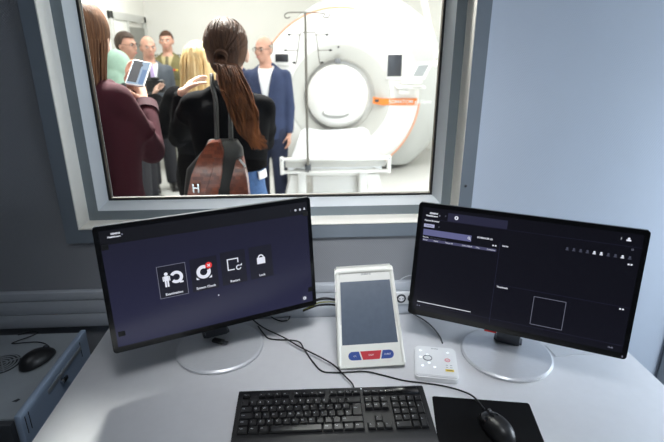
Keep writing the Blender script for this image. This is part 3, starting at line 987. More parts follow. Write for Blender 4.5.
def button(pts, m, s, c):
    b = MB().m(m).prism(pts, 0.003, axis='Y', bev=0.0008, X=Matrix.Translation((0, -0.0008, 0)))
    b.m('print').text(s, 0.0062, UX(c, (ZB0 + ZB1) / 2, -0.0040), 'CENTER')
    return b.build('button', body)
def halfround(x0, x1, z0, z1, side):
    r = (z1 - z0) / 2
    zc = (z0 + z1) / 2
    if side < 0:
        return [(x1, z0), (x1 - 0.006, z1)] + [(x0 + r + r * math.cos(R(90 + 180 * k / 8)), zc + r * math.sin(R(90 + 180 * k / 8))) for k in range(9)]
    return [(x0 + 0.006, z1), (x0, z0)] + [(x1 - r + r * math.cos(R(-90 + 180 * k / 8)), zc + r * math.sin(R(-90 + 180 * k / 8))) for k in range(9)]
button(halfround(-0.0620, -0.0265, ZB0, ZB1, -1), 'btnblue', '(<)', -0.044)['label'] = 'blue button, rounded at its left end'
button([(-0.0225, ZB0), (0.0225, ZB0), (0.0290, ZB1), (-0.0290, ZB1)], 'btnred', 'STOP', 0.0)['label'] = 'red middle button'
button(halfround(0.0265, 0.0620, ZB0, ZB1, 1), 'btnblue', 'START', 0.045)['label'] = 'blue button, rounded at its right end'

# ------------------------------------------------------------------ little white intercom
q = [on(417, 343, 0.766), on(456, 344, 0.766), on(459, 378, 0.762), on(412, 376, 0.762)]
ic = (q[0] + q[1] + q[2] + q[3]) / 4
itc = thing('intercom', 'flat white intercom with lit buttons beside the right monitor foot', 'intercom', (ic.x, ic.y, 0.74), R(-12.5))
mb = MB().m('white').prism(rrect(0.114, 0.136, 0.012), 0.018, bev=0.003)
bd = mb.build('body', itc)
mb = MB().m('white').prism(rrect(0.106, 0.128, 0.010), 0.0025, bev=0.001, X=Matrix.Translation((0, 0, 0.018)))
mb.build('top_plate', itc)
zt = 0.0206
mb = MB().m('printgrey').lathe([(0.0105, 0), (0.0125, 0), (0.0125, 0.0012), (0.0105, 0.0012)], 32, X=Matrix.Translation((-0.022, 0.008, zt)), closed_prof=True)
mb.m('white').lathe([(0, 0.002), (0.009, 0.0015), (0.0095, 0)], 24, X=Matrix.Translation((-0.022, 0.008, zt)))
mb.build('dial', itc)
for x, y in ((-0.041, 0.010), (-0.022, 0.0235), (-0.036, -0.028), (-0.004, -0.030), (-0.0185, -0.0135), (-0.041, 0.040), (0.034, 0.040)):
    MB().m('led').ell((x, y, zt + 0.0006), (0.0034, 0.0026, 0.0011), n=12).build('lamp', itc)
mb = MB().m('pink').lathe([(0.0055, 0), (0.0075, 0), (0.0075, 0.0007), (0.0055, 0.0007)], 24, X=Matrix.Translation((0.031, 0.005, zt)), closed_prof=True).box((0.031, 0.005, zt + 0.0003), (0.007, 0.0015, 0.0007))
mb.build('call_button', itc)
mb = MB().m('yellow').box((0.034, -0.039, zt + 0.0003), (0.022, 0.009, 0.0005)).m('paper').box((0.034, -0.0235, zt + 0.0003), (0.022, 0.019, 0.0005))
mb.m('printdark')
for k, (x, y) in enumerate(((0.028, -0.018), (0.039, -0.018), (0.028, -0.027), (0.039, -0.027))):
    mb.box((x, y, zt + 0.0007), (0.006, 0.0012, 0.0002))
mb.box((0.034, -0.039, zt + 0.0007), (0.015, 0.002, 0.0002))
mb.build('sticker', itc)['label'] = 'white and yellow sticker'
MB().m('printgrey').text('SIEMENS', 0.005, Matrix.Translation((-0.002, 0.053, zt + 0.0002)), 'CENTER').build('printed_name', itc)

# paper slip, socket
a, b = on(548, 345, 0.742), on(592, 352, 0.742)
sl = MB().m('paper').prism([(on(546, 345, 0.742).x, on(546, 345, 0.742).y), (on(556, 356, 0.742).x, on(556, 356, 0.742).y), (on(598, 352.5, 0.742).x, on(598, 352.5, 0.742).y), (on(592, 338, 0.742).x, on(592, 338, 0.742).y)], 0.0012, X=Matrix.Translation((0, 0, 0.7402))).build('paper_sheet')
tag(centred(sl), 'white paper sheet lying on the desk behind the right monitor', 'paper')
sp_ = at(406.5, 293, -0.02)
so = thing('wall_socket', 'white socket with dark holes in the cable trunking between the monitors', 'socket', (sp_.x, -0.0202, 0.8005))
MB().m('white').box((0, -0.004, 0), (0.072, 0.008, 0.045), 0.003).build('plate', so)
for x in (-0.018, 0.018):
    mb = MB().m('printdark').cone((x, -0.0075, 0), (x, -0.0092, 0), 0.0155, 0.0155, 24)
    mb.m('white').cone((x, -0.009, 0), (x, -0.0100, 0), 0.0095, 0.0095, 20)
    mb.m('printdark').box((x - 0.005, -0.0102, 0), (0.003, 0.001, 0.004)).box((x + 0.005, -0.0102, 0), (0.003, 0.001, 0.004))
    mb.build('outlet', so)

# ------------------------------------------------------------------ cables
def cable(name, label, pts, r, m):
    o = MB().m(m).tube(pts, r, n=8, sub=8).build(name, None, smooth=180)
    return tag(centred(o), label, 'cable')
def D(px, py, h=0.0):
    return on(px, py, 0.7435 + h) 
cable('mouse_cable', 'black mouse cable curving in front of the control box to the mouse', [D(258, 326), D(264, 334), D(271, 339), D(297, 341), D(304, 349), D(313, 362), D(322, 371), D(334, 372.5), D(350, 372), D(366, 371.5), D(384, 375.5), D(404, 380.5), D(424, 383), D(444, 386), D(462, 391), D(474, 397), on(484, 409, 0.752)], 0.0021, 'cable')
cable('keyboard_cable', 'black keyboard cable running from behind the left monitor to the keyboard', [D(252, 319, .01), D(264, 328, .010), D(283, 337, .009), D(300, 347, .009), D(318, 356, .009), D(333, 364.5, .009), D(344, 375, .009), D(352.5, 384, .010), on(354, 391, 0.755)], 0.0021, 'cable')
cable('looped_cable', 'short black cable looping under the right edge of the left monitor', [D(268, 312), D(273, 318), D(282, 321), D(289, 319), D(290, 311)], 0.0022, 'cable')
cable('power_cable', 'thick black power cable between the left monitor and control box', [at(300, 305, -0.06), at(315, 300.5, -0.06), at(324, 298.5, -0.06), at(334, 299.5, -0.055), at(345, 303, -0.05)], 0.0042, 'cable')
cable('video_cable', 'black video cable below the thick power cable', [at(303, 311, -0.075), at(316, 306, -0.075), at(325, 304.5, -0.075), at(334, 305, -0.07), at(345, 307, -0.065)], 0.0030, 'cable')
cable('network_cable', 'thin yellow-green cable behind the left monitor edge', [at(303, 310, -0.085), at(313, 305.5, -0.085), at(320, 302.5, -0.085), at(333, 302, -0.08), at(345, 304, -0.07)], 0.0018, 'cablegreen')
cable('intercom_cable', 'grey cable running from the white intercom up behind the right monitor', [on(442.5, 343, 0.752), D(440, 337), D(435, 330), D(428, 323), D(419, 317), D(409, 311.5), D(404, 308)], 0.0024, 'cablegrey')
cable('socket_cable', 'thin pale cable arching above the wall socket', [at(400, 280, -0.012), at(406, 276.5, -0.016), at(414, 275, -0.02), at(424, 276, -0.02)], 0.0016, 'cablewhite')

# ------------------------------------------------------------------ computer beside the desk
pcx1 = -0.684
pc = thing('computer_tower', 'grey metal computer cabinet standing beside the left end of the desk', 'computer', (-0.90, -0.24, 0))
mb = MB().m('pc').box((-0.895, -0.235, 0.365), (0.40, 0.368, 0.742 - 0.012), 0.003)
body = mb.build('case', pc, world=True)
mb = MB().m('pcside').box((pcx1 - 0.006, -0.235, 0.369), (0.016, 0.376, 0.738), 0.004)
side = mb.build('side_panel', pc, world=True); side['label'] = 'pale blue-grey side panel'
mb = MB().m('pcfront').box((-0.90, -0.426, 0.365), (0.40, 0.02, 0.72), 0.004)
for k in range(8):
    mb.m('black').box((-0.90, -0.4365, 0.25 + 0.055 * k), (0.36, 0.002, 0.006))
mb.build('front_panel', pc, world=True); 
sx = pcx1 + 0.002
mb = MB().m('pc')
a = 0
mb.box((sx + 0.001, -0.20, 0.707), (0.003, 0.20, 0.012), 0.001)
mb.build('handle_recess', side, world=True)
mb = MB().m('chrome').cone((sx, -0.232, 0.690), (sx + 0.010, -0.232, 0.690), 0.007, 0.007, 20).m('black').box((sx + 0.008, -0.222, 0.690), (0.008, 0.018, 0.011), 0.002)
mb.build('lock', side, world=True)['label'] = 'chrome lock with black tab'
for yy in (-0.392, -0.408, -0.10):
    MB().m('pcfront').box((sx + 0.0005, yy, 0.70), (0.0015, 0.0018, 0.05)).build('panel_seam', side, world=True)
fc = on(2, 364, 0.731)
mb = MB().m('black').cone((fc.x, fc.y, 0.728), (fc.x, fc.y, 0.7315), 0.046, 0.046, 40)
for r in (0.012, 0.021, 0.030, 0.039):
    mb.m('pc').lathe([(r, 0), (r + 0.0035, 0), (r + 0.0035, 0.002), (r, 0.002)], 40, X=Matrix.Translation((fc.x, fc.y, 0.7315)), closed_prof=True)
mb.m('pc').box((fc.x, fc.y, 0.7325), (0.09, 0.004, 0.002), rot=(0, 0, R(35))).box((fc.x, fc.y, 0.7325), (0.09, 0.004, 0.002), rot=(0, 0, R(125)))
mb.build('fan_grille', body, world=True)
e = on(16, 400, 0.731)
MB().m('printdark').prism([(-0.008, -0.004), (0.004, -0.006), (0.009, 0.003), (0.002, 0.006)], 0.0008, X=Matrix.Translation((e.x, e.y, 0.7298))).build('mark', body, world=True)
a, b = on(50, 349, 0.745), on(24, 366, 0.745)
mc = (a + b) / 2
dv = a - b
mouse('black corded mouse lying on the grey computer cabinet', (mc.x, mc.y, 0.7302), math.atan2(-dv.x, dv.y), ('black', 'black'))
def T(px, py):
    return on(px, py, 0.7325)
cable('spare_mouse_cable', 'thin black cable of the mouse lying on the computer cabinet', [on(50, 348, 0.738), T(46, 344), T(38, 342), T(26, 342.5), T(12, 343.5), T(20, 340), T(30, 336.5), T(38, 332.5), T(30, 332), T(18, 335)], 0.0016, 'cable')

# ------------------------------------------------------------------ scanner
GY = 4.5
gc = at(340, 97, GY)
gr = 0.985
ct = thing('ct_scanner', 'large round white scanner gantry with orange stripe and white bore dome', 'scanner', (gc.x, GY + 0.5, 0))
XY = Matrix.Translation((gc.x, 0, gc.z)) @ Matrix.Rotation(R(90), 4, 'X')      # lathe axis along -Y: profile z = -y
def yprof(pr):
    return [(r, -y) for r, y in pr]
mb = MB().m('gant').lathe(yprof([(0.0, 5.45), (0.90, 5.45), (0.985, 5.36), (1.0, 4.75), (0.992, 4.62), (0.965, 4.55), (0.90, 4.515), (0.62, 4.50), (0.60, 4.505), (0.44, 4.62), (0.40, 4.70), (0.0, 4.70)]), 96, X=XY)
hs = mb.build('gantry_housing', ct, smooth=50, world=True)
mb = MB().m('gantgrey').lathe(yprof([(0.605, 4.497), (0.585, 4.492), (0.43, 4.60), (0.43, 4.64), (0.60, 4.52)]), 96, X=XY, closed_prof=True)
mb.build('bore_ring', ct, smooth=50, world=True)['label'] = 'pale grey ring round the bore'
mb = MB().m('gant').lathe(yprof([(0.0, 4.36), (0.12, 4.368), (0.22, 4.39), (0.30, 4.43), (0.35, 4.48), (0.372, 4.54), (0.372, 4.68)]), 72, X=Matrix.Translation((at(338, 97, GY).x - gc.x, 0, 0)) @ XY)
dome = mb.build('bore_dome', ct, smooth=60, world=True)
hc = at(336, 113.5, 4.39)
mb = MB().m('gripshade').ell((hc.x, 4.398, hc.z), (0.165, 0.025, 0.062), n=32).m('gant').ell((hc.x, 4.385, hc.z + 0.014), (0.145, 0.022, 0.042), n=32)
mb.build('grip', dome, world=True)
# thin orange line round the face: from the left edge over the top, and down the right
mb = MB().m('orangepale').lathe([(0.978, 0), (0.994, 0.004), (0.994, 0.03), (0.978, 0.03)], 96, X=Matrix.Translation((gc.x, 4.60, gc.z)) @ Matrix.Rotation(R(90), 4, 'X'), a0=R(80), a1=R(178), closed_prof=True)
mb.lathe([(0.978, 0), (0.994, 0.004), (0.994, 0.03), (0.978, 0.03)], 48, X=Matrix.Translation((gc.x, 4.60, gc.z)) @ Matrix.Rotation(R(90), 4, 'X'), a0=R(-60), a1=R(-5), closed_prof=True)
mb.build('orange_line', ct, world=True)
# orange band right of the bore
a, b = at(373, 101.5, 4.5), at(417, 101.5, 4.5)
zc = (a.z + b.z) / 2
mb = MB().m('orange').prism([(a.x, zc + 0.055), (a.x + 0.12, zc + 0.037), (b.x, zc + 0.037), (b.x, zc - 0.042), (a.x + 0.12, zc - 0.042), (a.x, zc - 0.022)], 0.03, axis='Y', bev=0.004, X=Matrix.Translation((0, 4.52, 0)))
band = mb.build('orange_band', ct, world=True)
mb = MB().m('print').text('SOMATOM go.Open', 0.060, Matrix.Translation((a.x + 0.19, 4.4885, zc - 0.004)) @ X90, 'LEFT', bold=0.001)
mb.build('lettering', band, world=True)
MB().m('printdark').box((a.x + 0.045, 4.487, zc + 0.012), (0.05, 0.006, 0.035), 0.002).build('sensor', band, world=True)
# maker's name
a = at(331, 31, 4.52)
MB().m('teal').text('SIEMENS', 0.052, Matrix.Translation((a.x, 4.512, at(331, 30.5, 4.5).z)) @ X90, 'LEFT').m('orangepale').text('Healthineers', 0.052, Matrix.Translation((a.x - 0.02, 4.512, at(331, 35, 4.5).z)) @ X90, 'LEFT').build('lettering', ct, world=True)
# positioning light window and dot over the bore
a = at(338, 61, 4.5)
MB().m('printgrey').box((a.x, 4.535, a.z), (0.062, 0.05, 0.052), 0.004).build('laser_window', ct, world=True)
a = at(338.5, 47, 4.5)
MB().m('printdark').cone((a.x, 4.50, a.z), (a.x, 4.506, a.z), 0.012, 0.012, 14).build('lamp', ct, world=True)
# two control displays
for (x0, y0, x1, y1), m_ in (((388, 54.5, 401.5, 76.5), 'screenoff'), ((275, 54, 288.5, 62), 'tint')):
    A, B = at(x0, y0, 4.46), at(x1, y1, 4.46)
    cx, cz, w, h = (A.x + B.x) / 2, (A.z + B.z) / 2, B.x - A.x, A.z - B.z
    p = MB().m('gant').box((cx, 4.49, cz - 0.01), (w + 0.03, 0.04, h + 0.05), 0.01).build('control_display', ct, world=True)
    MB().m(m_).box((cx, 4.466, cz), (w, 0.010, h), 0.003).build('display_glass', p, world=True)
# body behind the ring with woven side panel, and foot
C2 = at(360, 92, 4.95)
mb = MB().m('gantmesh').lathe(yprof([(0, 5.5), (1.12, 5.5), (1.18, 5.42), (1.18, 5.0), (1.12, 4.92), (0.9, 4.90), (0, 4.90)]), 96, X=Matrix.Translation((C2.x, 0, C2.z)) @ Matrix.Rotation(R(90), 4, 'X'))
bm_ = mb.bm
geom = bm_.verts[:] + bm_.edges[:] + bm_.faces[:]
cut = bmesh.ops.bisect_plane(bm_, geom=geom, plane_co=(0, 0, 0.06), plane_no=(0, 0, 1), clear_inner=True)
mb.build('side_cover', ct, smooth=50, world=True)['label'] = 'grey woven side cover'
mb = MB().m('gant').box((gc.x, 5.05, 0.06), (1.1, 0.70, 0.12), 0.03)
mb.build('foot', ct, world=True)

# patient table
TZ = 0.66
ty0, ty1 = 2.62, 4.40
tx = 0.5 * (at(282, 160, ty0).x + at(388, 160, ty0).x)
SK = 0.065
tb_ = thing('patient_table', 'white patient table with padded top standing in front of the round scanner', 'patient table', (tx, 3.4, 0))
mb = MB().m('mattress')
tb = bmesh.new()
NX, NY = 24, 12
hw = 0.40
grid = []
for j in range(NY + 1):
    y = ty0 + (ty1 - ty0) * j / NY
    rowv = []
    for i in range(NX + 1):
        t = -1 + 2 * i / NX
        sag = 0.05 * (1 - t * t) * (0.35 + 0.65 * j / NY)
        zz = TZ + 0.005 - sag + 0.012 * math.sin(j * 1.9 + i * 0.25) * (1 - abs(t)) - (0.05 * max(0, abs(t) - 0.85) / 0.15)
        rowv.append(tb.verts.new((tx + SK * (y - ty0) + hw * t, y, zz)))
    grid.append(rowv)
for j in range(NY):
    for i in range(NX):
        tb.faces.new((grid[j][i], grid[j][i + 1], grid[j + 1][i + 1], grid[j + 1][i]))
r_ = bmesh.ops.extrude_face_region(tb, geom=tb.faces[:])
bmesh.ops.translate(tb, vec=(0, 0, -0.07), verts=[v for v in r_['geom'] if isinstance(v, bmesh.types.BMVert)])
bmesh.ops.recalc_face_normals(tb, faces=tb.faces)
mb.add(tb)
mb.build('mattress', tb_, world=True, smooth=50)
xl, xr = at(280, 165, ty0 - 0.1).x, at(391, 165, ty0 - 0.1).x
zt_, zb_ = at(335, 158, ty0 - 0.1).z, at(335, 173, ty0 - 0.1).z
mb = MB().m('gant')
mb.box(((xl + xr) / 2, ty0 - 0.08, zt_ - 0.010), (xr - xl, 0.05, 0.022), 0.008)
mb.box(((xl + xr) / 2, ty0 - 0.08, zb_ + 0.008), (xr - xl, 0.05, 0.022), 0.008)
for x in (xl + 0.015, xr - 0.015):
    mb.box((x, ty0 - 0.08, (zt_ + zb_) / 2), (0.032, 0.06, zt_ - zb_ + 0.02), 0.01)
rail = mb.build('front_rail', tb_, world=True)
for x in (xl + 0.015, xr - 0.015):
    MB().m('printgrey').cone((x, ty0 - 0.112, zt_ - 0.01), (x, ty0 - 0.106, zt_ - 0.01), 0.006, 0.006, 12).build('bolt', rail, world=True)
MB().m('gantgrey').box((tx, ty0 - 0.055, (zt_ + zb_) / 2 + 0.004), (xr - xl - 0.08, 0.02, (zt_ - zb_) * 0.42), 0.006).build('paper_roll', tb_, world=True)
MB().m('gant').box((tx + 0.055, (ty0 + ty1) / 2, TZ - 0.115), (0.66, ty1 - ty0 - 0.1, 0.10), 0.03, rot=(0, 0, -SK)).build('cradle', tb_, world=True)
MB().m('gant').box((tx + 0.05, 3.35, 0.27), (0.50, 1.3, 0.46), 0.03).build('pedestal', tb_, world=True)
for s in (-1, 1):
    mb = MB().m('gant').prism([(s * 0.25, 0.52), (s * 0.38, 0.52), (s * 0.44, 0.30), (s * 0.30, 0.40)], 0.34, axis='Y', bev=0, X=Matrix.Translation((tx, 2.98, 0)))
    mb.build('side_skirt', tb_, world=True)
MB().m('gantgrey').box((tx + 0.05, 3.35, 0.03), (0.56, 1.5, 0.06), 0.02).build('base_plate', tb_, world=True)
for x0 in (302, 363):
    a = at(x0, 180, ty0 - 0.03)
    MB().m('gant').box((a.x, ty0 + 0.0, 0.31), (0.07, 0.10, 0.50), 0.015).build('front_post', tb_, world=True)

# drip stand clamped to the table's front rail
IY = ty0 - 0.135
ip0, ip1 = at(308, 172, IY), at(308.2, 12, IY)
iv = thing('drip_stand', 'thin steel drip pole with side hooks clamped to the front of the patient table', 'drip stand', (ip0.x, IY, ip0.z))
MB().m('polemetal').cone((ip0.x, IY, ip0.z), (ip0.x, IY, ip1.z), 0.0105, 0.0095, 16).build('pole', iv, world=True)
MB().m('silverdark').box((ip0.x, IY + 0.014, ip0.z + 0.035), (0.05, 0.05, 0.05), 0.006).build('clamp', iv, world=True)
A = at
def ivp(pts):
    return [A(x, y, IY) for x, y in pts]
MB().m('polemetal').tube(ivp([(330, 13.2), (329, 16.8), (325.5, 17.8), (323, 16.2), (325, 13.6), (308, 12.6), (291, 12.4), (286, 13.6), (284.5, 16.2), (287, 18.2), (290, 17)]), 0.0042, n=8, sub=4).build('hook_bar', iv, world=True)
for s in (-1, 1):
    pts = [(308, 32.5), (308 - s * 4, 32.5), (308 - s * 8, 34.5), (308 - s * 11.5, 62.0), (308 - s * 14, 63)]
    b = MB().m('polemetal').tube(ivp(pts), 0.0035, n=8, sub=3)
    b.tube(ivp([(308 - s * 7, 35), (308 - s * 19, 34.6)]), 0.0032, n=8, sub=1)
    b.tube(ivp([(308 - s * 10.5, 50.5), (308 - s * 22, 50.2)]), 0.0032, n=8, sub=1)
    b.m('black')
    for x, y in ((308 - s * 19, 34.6), (308 - s * 22.5, 50.2), (308 - s * 14, 62.6)):
        p = A(x, y, IY)
        b.ell(p, (0.013, 0.008, 0.008))
    b.build('side_hook', iv, world=True)

# screen on a ceiling arm
MY = 4.1
cm = thing('ceiling_monitor', 'small white tilted monitor hanging on a cream ceiling arm at the right of the scanner', 'monitor', tuple(at(422, 72, MY)))
Pm = at(421.5, 71.5, MY)
xa = (at(427, 70, MY - 0.05) - at(411, 77, MY - 0.05)).normalized()
MB().m('far_wall').tube([Vector((at(423, 0, MY).x, MY + 0.05, FZ1)), at(424, -20, MY + 0.05), at(426, 10, MY + 0.05), at(432, 38, MY + 0.05), at(437, 58, MY + 0.05), at(434, 66, MY + 0.05)], 0.032, n=12, sub=6).build('arm', cm, world=True)
quad = [at(417.5, 62.5, MY + 0.06), at(433, 62.0, MY + 0.06), at(424, 79.5, MY - 0.06), at(409, 78.5, MY - 0.06)]
def slabq(mb, q, t, sc=1.0, off=0.0):
    c = sum(q, Vector()) / 4
    n = (q[1] - q[0]).cross(q[3] - q[0]).normalized()
    if n.y > 0:
        n = -n
    tb = bmesh.new()
    f_ = [tb.verts.new(c + (p - c) * sc + n * off) for p in q]
    b_ = [tb.verts.new(c + (p - c) * sc + n * (off - t)) for p in q]
    tb.faces.new(f_); tb.faces.new(b_[::-1])
    for k in range(4):
        tb.faces.new((f_[k], b_[k], b_[(k + 1) % 4], f_[(k + 1) % 4]))
    bmesh.ops.recalc_face_normals(tb, faces=tb.faces)
    return mb.add(tb)
hb = slabq(MB().m('gant'), quad, 0.035).build('housing', cm, world=True)
slabq(MB().m('screenpale'), quad, 0.008, 0.70, 0.002).build('screen', hb, world=True)
a = at(410, 87, 4.38)
mb = MB().m('gant').box((a.x, 4.40, a.z), (0.34, 0.2, 0.04), 0.015).box((a.x + 0.02, 4.40, a.z + 0.05), (0.22, 0.14, 0.03), 0.01).box((a.x - 0.07, 4.40, a.z - 0.05), (0.12, 0.14, 0.05), 0.01)
mb.m('gantgrey').box((a.x + 0.07, 4.31, a.z + 0.005), (0.12, 0.03, 0.02), 0.005)
mb.build('accessory_tray', ct, world=True)

# ------------------------------------------------------------------ people
def hand(mb, w, d, n, t, k=1.0, curl=0.45, spread=0.0):
    """palm and five fingers: w wrist, d finger direction, n towards the palm's inside, t towards the thumb"""
    d = d.normalized(); n = (n - d * n.dot(d)).normalized(); t = (t - d * t.dot(d) - n * t.dot(n)).normalized()
    for off, r in ((0.026, 0.0135), (0.009, 0.0145), (-0.009, 0.0145), (-0.026, 0.0125)):
        mb.cap(w + (t * off * 0.65 + d * 0.008) * k, w + (d * 0.088 + t * off) * k, r * k, 0.0115 * k, 10)
    lens = (0.072, 0.080, 0.075, 0.060)
    offs = (0.029, 0.0098, -0.0098, -0.0285)
    for i in range(4):
        p = w + (d * (0.090 - (0.004 if i in (0, 3) else 0)) + t * offs[i]) * k
        dd = d + t * (offs[i] * spread * 10)
        a = curl * (1 + 0.12 * i)
        r = 0.0092 * k
        for seg in range(3):
            a_ = a * (0.6 + seg * 0.75)
            v = (dd * math.cos(a_) + n * math.sin(a_)).normalized()
            q_ = p + v * lens[i] * (0.45, 0.30, 0.25)[seg] * k
            mb.cap(p, q_, r, r * 0.92, 9)
            p = q_; r *= 0.92
    p = w + (d * 0.022 + t * 0.026) * k
    for v, l, r in ((t * 0.75 + d * 0.6 + n * 0.25, 0.040, 0.0125), (t * 0.3 + d * 0.85 + n * (0.3 + curl * 0.4), 0.032, 0.0105), (t * 0.05 + d * 0.85 + n * (0.35 + curl * 0.5), 0.026, 0.0095)):
        q_ = p + v.normalized() * l * k
        mb.cap(p, q_, r * k, r * 0.9 * k, 9)
        p = q_

def cutmesh(me, planes):
    bm = bmesh.new(); bm.from_mesh(me)
    for co, no in planes:
        bmesh.ops.bisect_plane(bm, geom=bm.verts[:] + bm.edges[:] + bm.faces[:], plane_co=co, plane_no=no)
    return bm

class Person:
    def __init__(s, label, H, xy, deg, skin='skin_a', wide=1.0, female=False, yaw=0, pitch=0, vox=0.011, hx=0.0):
        s.H = H; s.k = H / 1.70; s.wide = wide; s.female = female; s.skin = skin; s.vox = vox
        s.root = thing('person', label, 'person', (xy[0], xy[1], 0), R(deg))
        s.W = WM[s.root.name]; s.Wi = s.W.inverted()
        k = s.k
        s.piv = Vector((0, 0.005, H - 0.215 * k))
        s.MH = Matrix.Translation(s.piv + Vector((hx, 0, 0))) @ Euler((R(pitch), 0, R(yaw))).to_matrix().to_4x4() @ Matrix.Translation(-s.piv)
        sw = (0.158 if female else 0.174) * wide * k
        zs = (0.808 if female else 0.790) * H
        s.sh = {1: Vector((sw, 0.0, zs)), -1: Vector((-sw, 0.0, zs))}
        s.arms = {}
        for sd in (1, -1):
            e = Vector((sd * (sw + 0.030 * k), 0.02, 0.615 * H)); w = Vector((sd * (sw + 0.028 * k), -0.035, 0.470 * H))
            s.arms[sd] = (e, w, None, None, None, 0.5)
    def loc(s, p):
        return s.Wi @ Vector(p)
    def arm(s, sd, elbow, wrist, d=None, n=None, t=None, curl=0.5, world=True):
        e, w = Vector(elbow), Vector(wrist)
        rot = s.Wi.to_3x3()
        if world:
            e, w = s.loc(e), s.loc(w)
            d = rot @ Vector(d) if d else None; n = rot @ Vector(n) if n else None; t = rot @ Vector(t) if t else None
        # keep human lengths
        S = s.sh[sd]; La, Lb = 0.178 * s.H, 0.150 * s.H
        e = S + (e - S).normalized() * La
        w = e + (w - e).normalized() * Lb
        s.arms[sd] = (e, w, d, n, t, curl)
    def torso_secs(s, g=0.0, z0=0.47, z1=0.845, belly=0.0):
        H, k, f = s.H, s.k * s.wide, s.female
        base = [(0.46, .160, .112), (0.50, .168, .118), (0.53, .168, .116), (0.57, .152, .108), (0.61, .140 if f else .150, .103), (0.66, .146 if f else .158, .110), (0.71, .158 if f else .172, .120), (0.755, .165 if f else .185, .118), (0.79, .160 if f else .182, .105), (0.815, .128 if f else .148, .085), (0.832, .085, .068), (0.845, .058, .060)]
        out = []
        for z, rx, ry in base:
            if z0 - 1e-6 <= z <= z1 + 1e-6:
                by = belly * math.exp(-((z - 0.57) / 0.07) ** 2)
                gg = g if z < 0.82 else g * 0.6
                out.append((z * H, rx * k + gg, ry * k + gg + by, 0.0, 0.006 - by * 0.7 - (0.012 if f and 0.7 < z < 0.77 else 0)))
        return out
    def body(s):
        H, k = s.H, s.k
        mb = MB().m(s.skin)
        # head
        h = lambda y: y * k
        def E(c, r, **a):
            mb.ell((c[0] * k, c[1] * k, H + c[2] * k), tuple(x * k for x in r), X=s.MH, **a)
        E((0, 0.014, -0.096), (0.074, 0.092, 0.094))
        E((0, -0.020, -0.125), (0.066, 0.068, 0.070))
        E((0, -0.030, -0.165), (0.054, 0.058, 0.056))
        E((0, -0.060, -0.205), (0.026, 0.024, 0.020))
        E((0, -0.070, -0.100), (0.050, 0.022, 0.014))
        E((0.034, -0.060, -0.143), (0.026, 0.024, 0.026)); E((-0.034, -0.060, -0.143), (0.026, 0.024, 0.026))
        E((0, -0.088, -0.182), (0.022, 0.012, 0.011))
        E((0, -0.095, -0.148), (0.016, 0.018, 0.012))
        for sd in (1, -1):
            E((sd * 0.077, 0.012, -0.128), (0.010, 0.020, 0.032), rot=(0, 0, R(sd * 25)))
        old = mb.T
        mb.T = s.MH
        mb.cap((0, -0.088 * k, H - 0.112 * k), (0, -0.106 * k, H - 0.145 * k), 0.009 * k, 0.011 * k)
        mb.T = old
        nr = (0.050 if s.female else 0.058) * k
        mb.cap((0, 0.022 * k, 0.815 * H), s.MH @ Vector((0, 0.010 * k, H - 0.185 * k)), nr * 1.12, nr)
        mb.loft(s.torso_secs())
        for sd in (1, -1):
            e, w, d, n, t, curl = s.arms[sd]
            S = s.sh[sd]
            f = 0.88 if s.female else 1.0
            mb.cap(S, e, 0.046 * k * f, 0.037 * k * f)
            mb.cap(e, w, 0.037 * k * f, 0.026 * k * f)
            d_ = d or (w - e)
            n_ = n or Vector((-sd, 0.2, 0))
            t_ = t or Vector((0, -1, 0.2))
            hand(mb, w, d_, n_, t_, k * (0.9 if s.female else 1.0), curl)
            hx = 0.088 * k
            mb.cap((sd * hx, 0.005, 0.485 * H), (sd * 0.092 * k, -0.008, 0.275 * H), 0.088 * k, 0.056 * k)
            mb.cap((sd * 0.092 * k, -0.008, 0.275 * H), (sd * 0.095 * k, 0.02, 0.055 * H), 0.056 * k, 0.040 * k)
            mb.cap((sd * 0.095 * k, 0.03, 0.035), (sd * 0.115 * k, -0.13 * k, 0.030), 0.034, 0.028)
        s.bodyo = fused(mb, 'body', s.vox if not s.fine else 0.0062, 3, s.root)
        return s
    fine = False
    def face(s):
        k, H = s.k, s.H
        for sd in (1, -1):
            p = s.MH @ Vector((sd * 0.031 * k, -0.080 * k, H - 0.113 * k))
            mb = MB().m('eyewhite').ell(p, (0.0125 * k, 0.010 * k, 0.0085 * k), n=14).m('iris').ell(s.MH @ Vector((sd * 0.031 * k, -0.0865 * k, H - 0.113 * k)), (0.0058 * k,) * 3, n=10)
            mb.build('eye', s.root, smooth=180)
            MB().m('hair_black').tube([s.MH @ Vector(((sd * x) * k, y * k, H - z * k)) for x, y, z in ((0.014, -0.093, 0.100), (0.030, -0.090, 0.095), (0.048, -0.078, 0.100))], 0.0042 * k, n=6, sub=3).build('eyebrow', s.root, smooth=180)
        MB().m('lip').ell(s.MH @ Vector((0, -0.0985 * k, H - 0.181 * k)), (0.021 * k, 0.005 * k, 0.0055 * k), n=14).build('mouth', s.root, smooth=180)
        return s
    def glasses(s):
        k, H = s.k, s.H
        mb = MB().m('spec')
        for sd in (1, -1):
            pts = [s.MH @ Vector((sd * 0.032 * k + 0.022 * k * math.cos(a), -0.102 * k, H - 0.115 * k + 0.016 * k * math.sin(a))) for a in [2 * PI * i / 12 for i in range(13)]]
            mb.tube(pts, 0.0022 * k, n=6, sub=1)
            mb.tube([s.MH @ Vector((sd * 0.054 * k, -0.100 * k, H - 0.112 * k)), s.MH @ Vector((sd * 0.080 * k, 0.0, H - 0.112 * k))], 0.002 * k, n=6, sub=1)
        mb.tube([s.MH @ Vector((-0.01 * k, -0.104 * k, H - 0.112 * k)), s.MH @ Vector((0.01 * k, -0.104 * k, H - 0.112 * k))], 0.002 * k, n=6, sub=1)
        mb.build('eyeglasses', s.root)
        return s
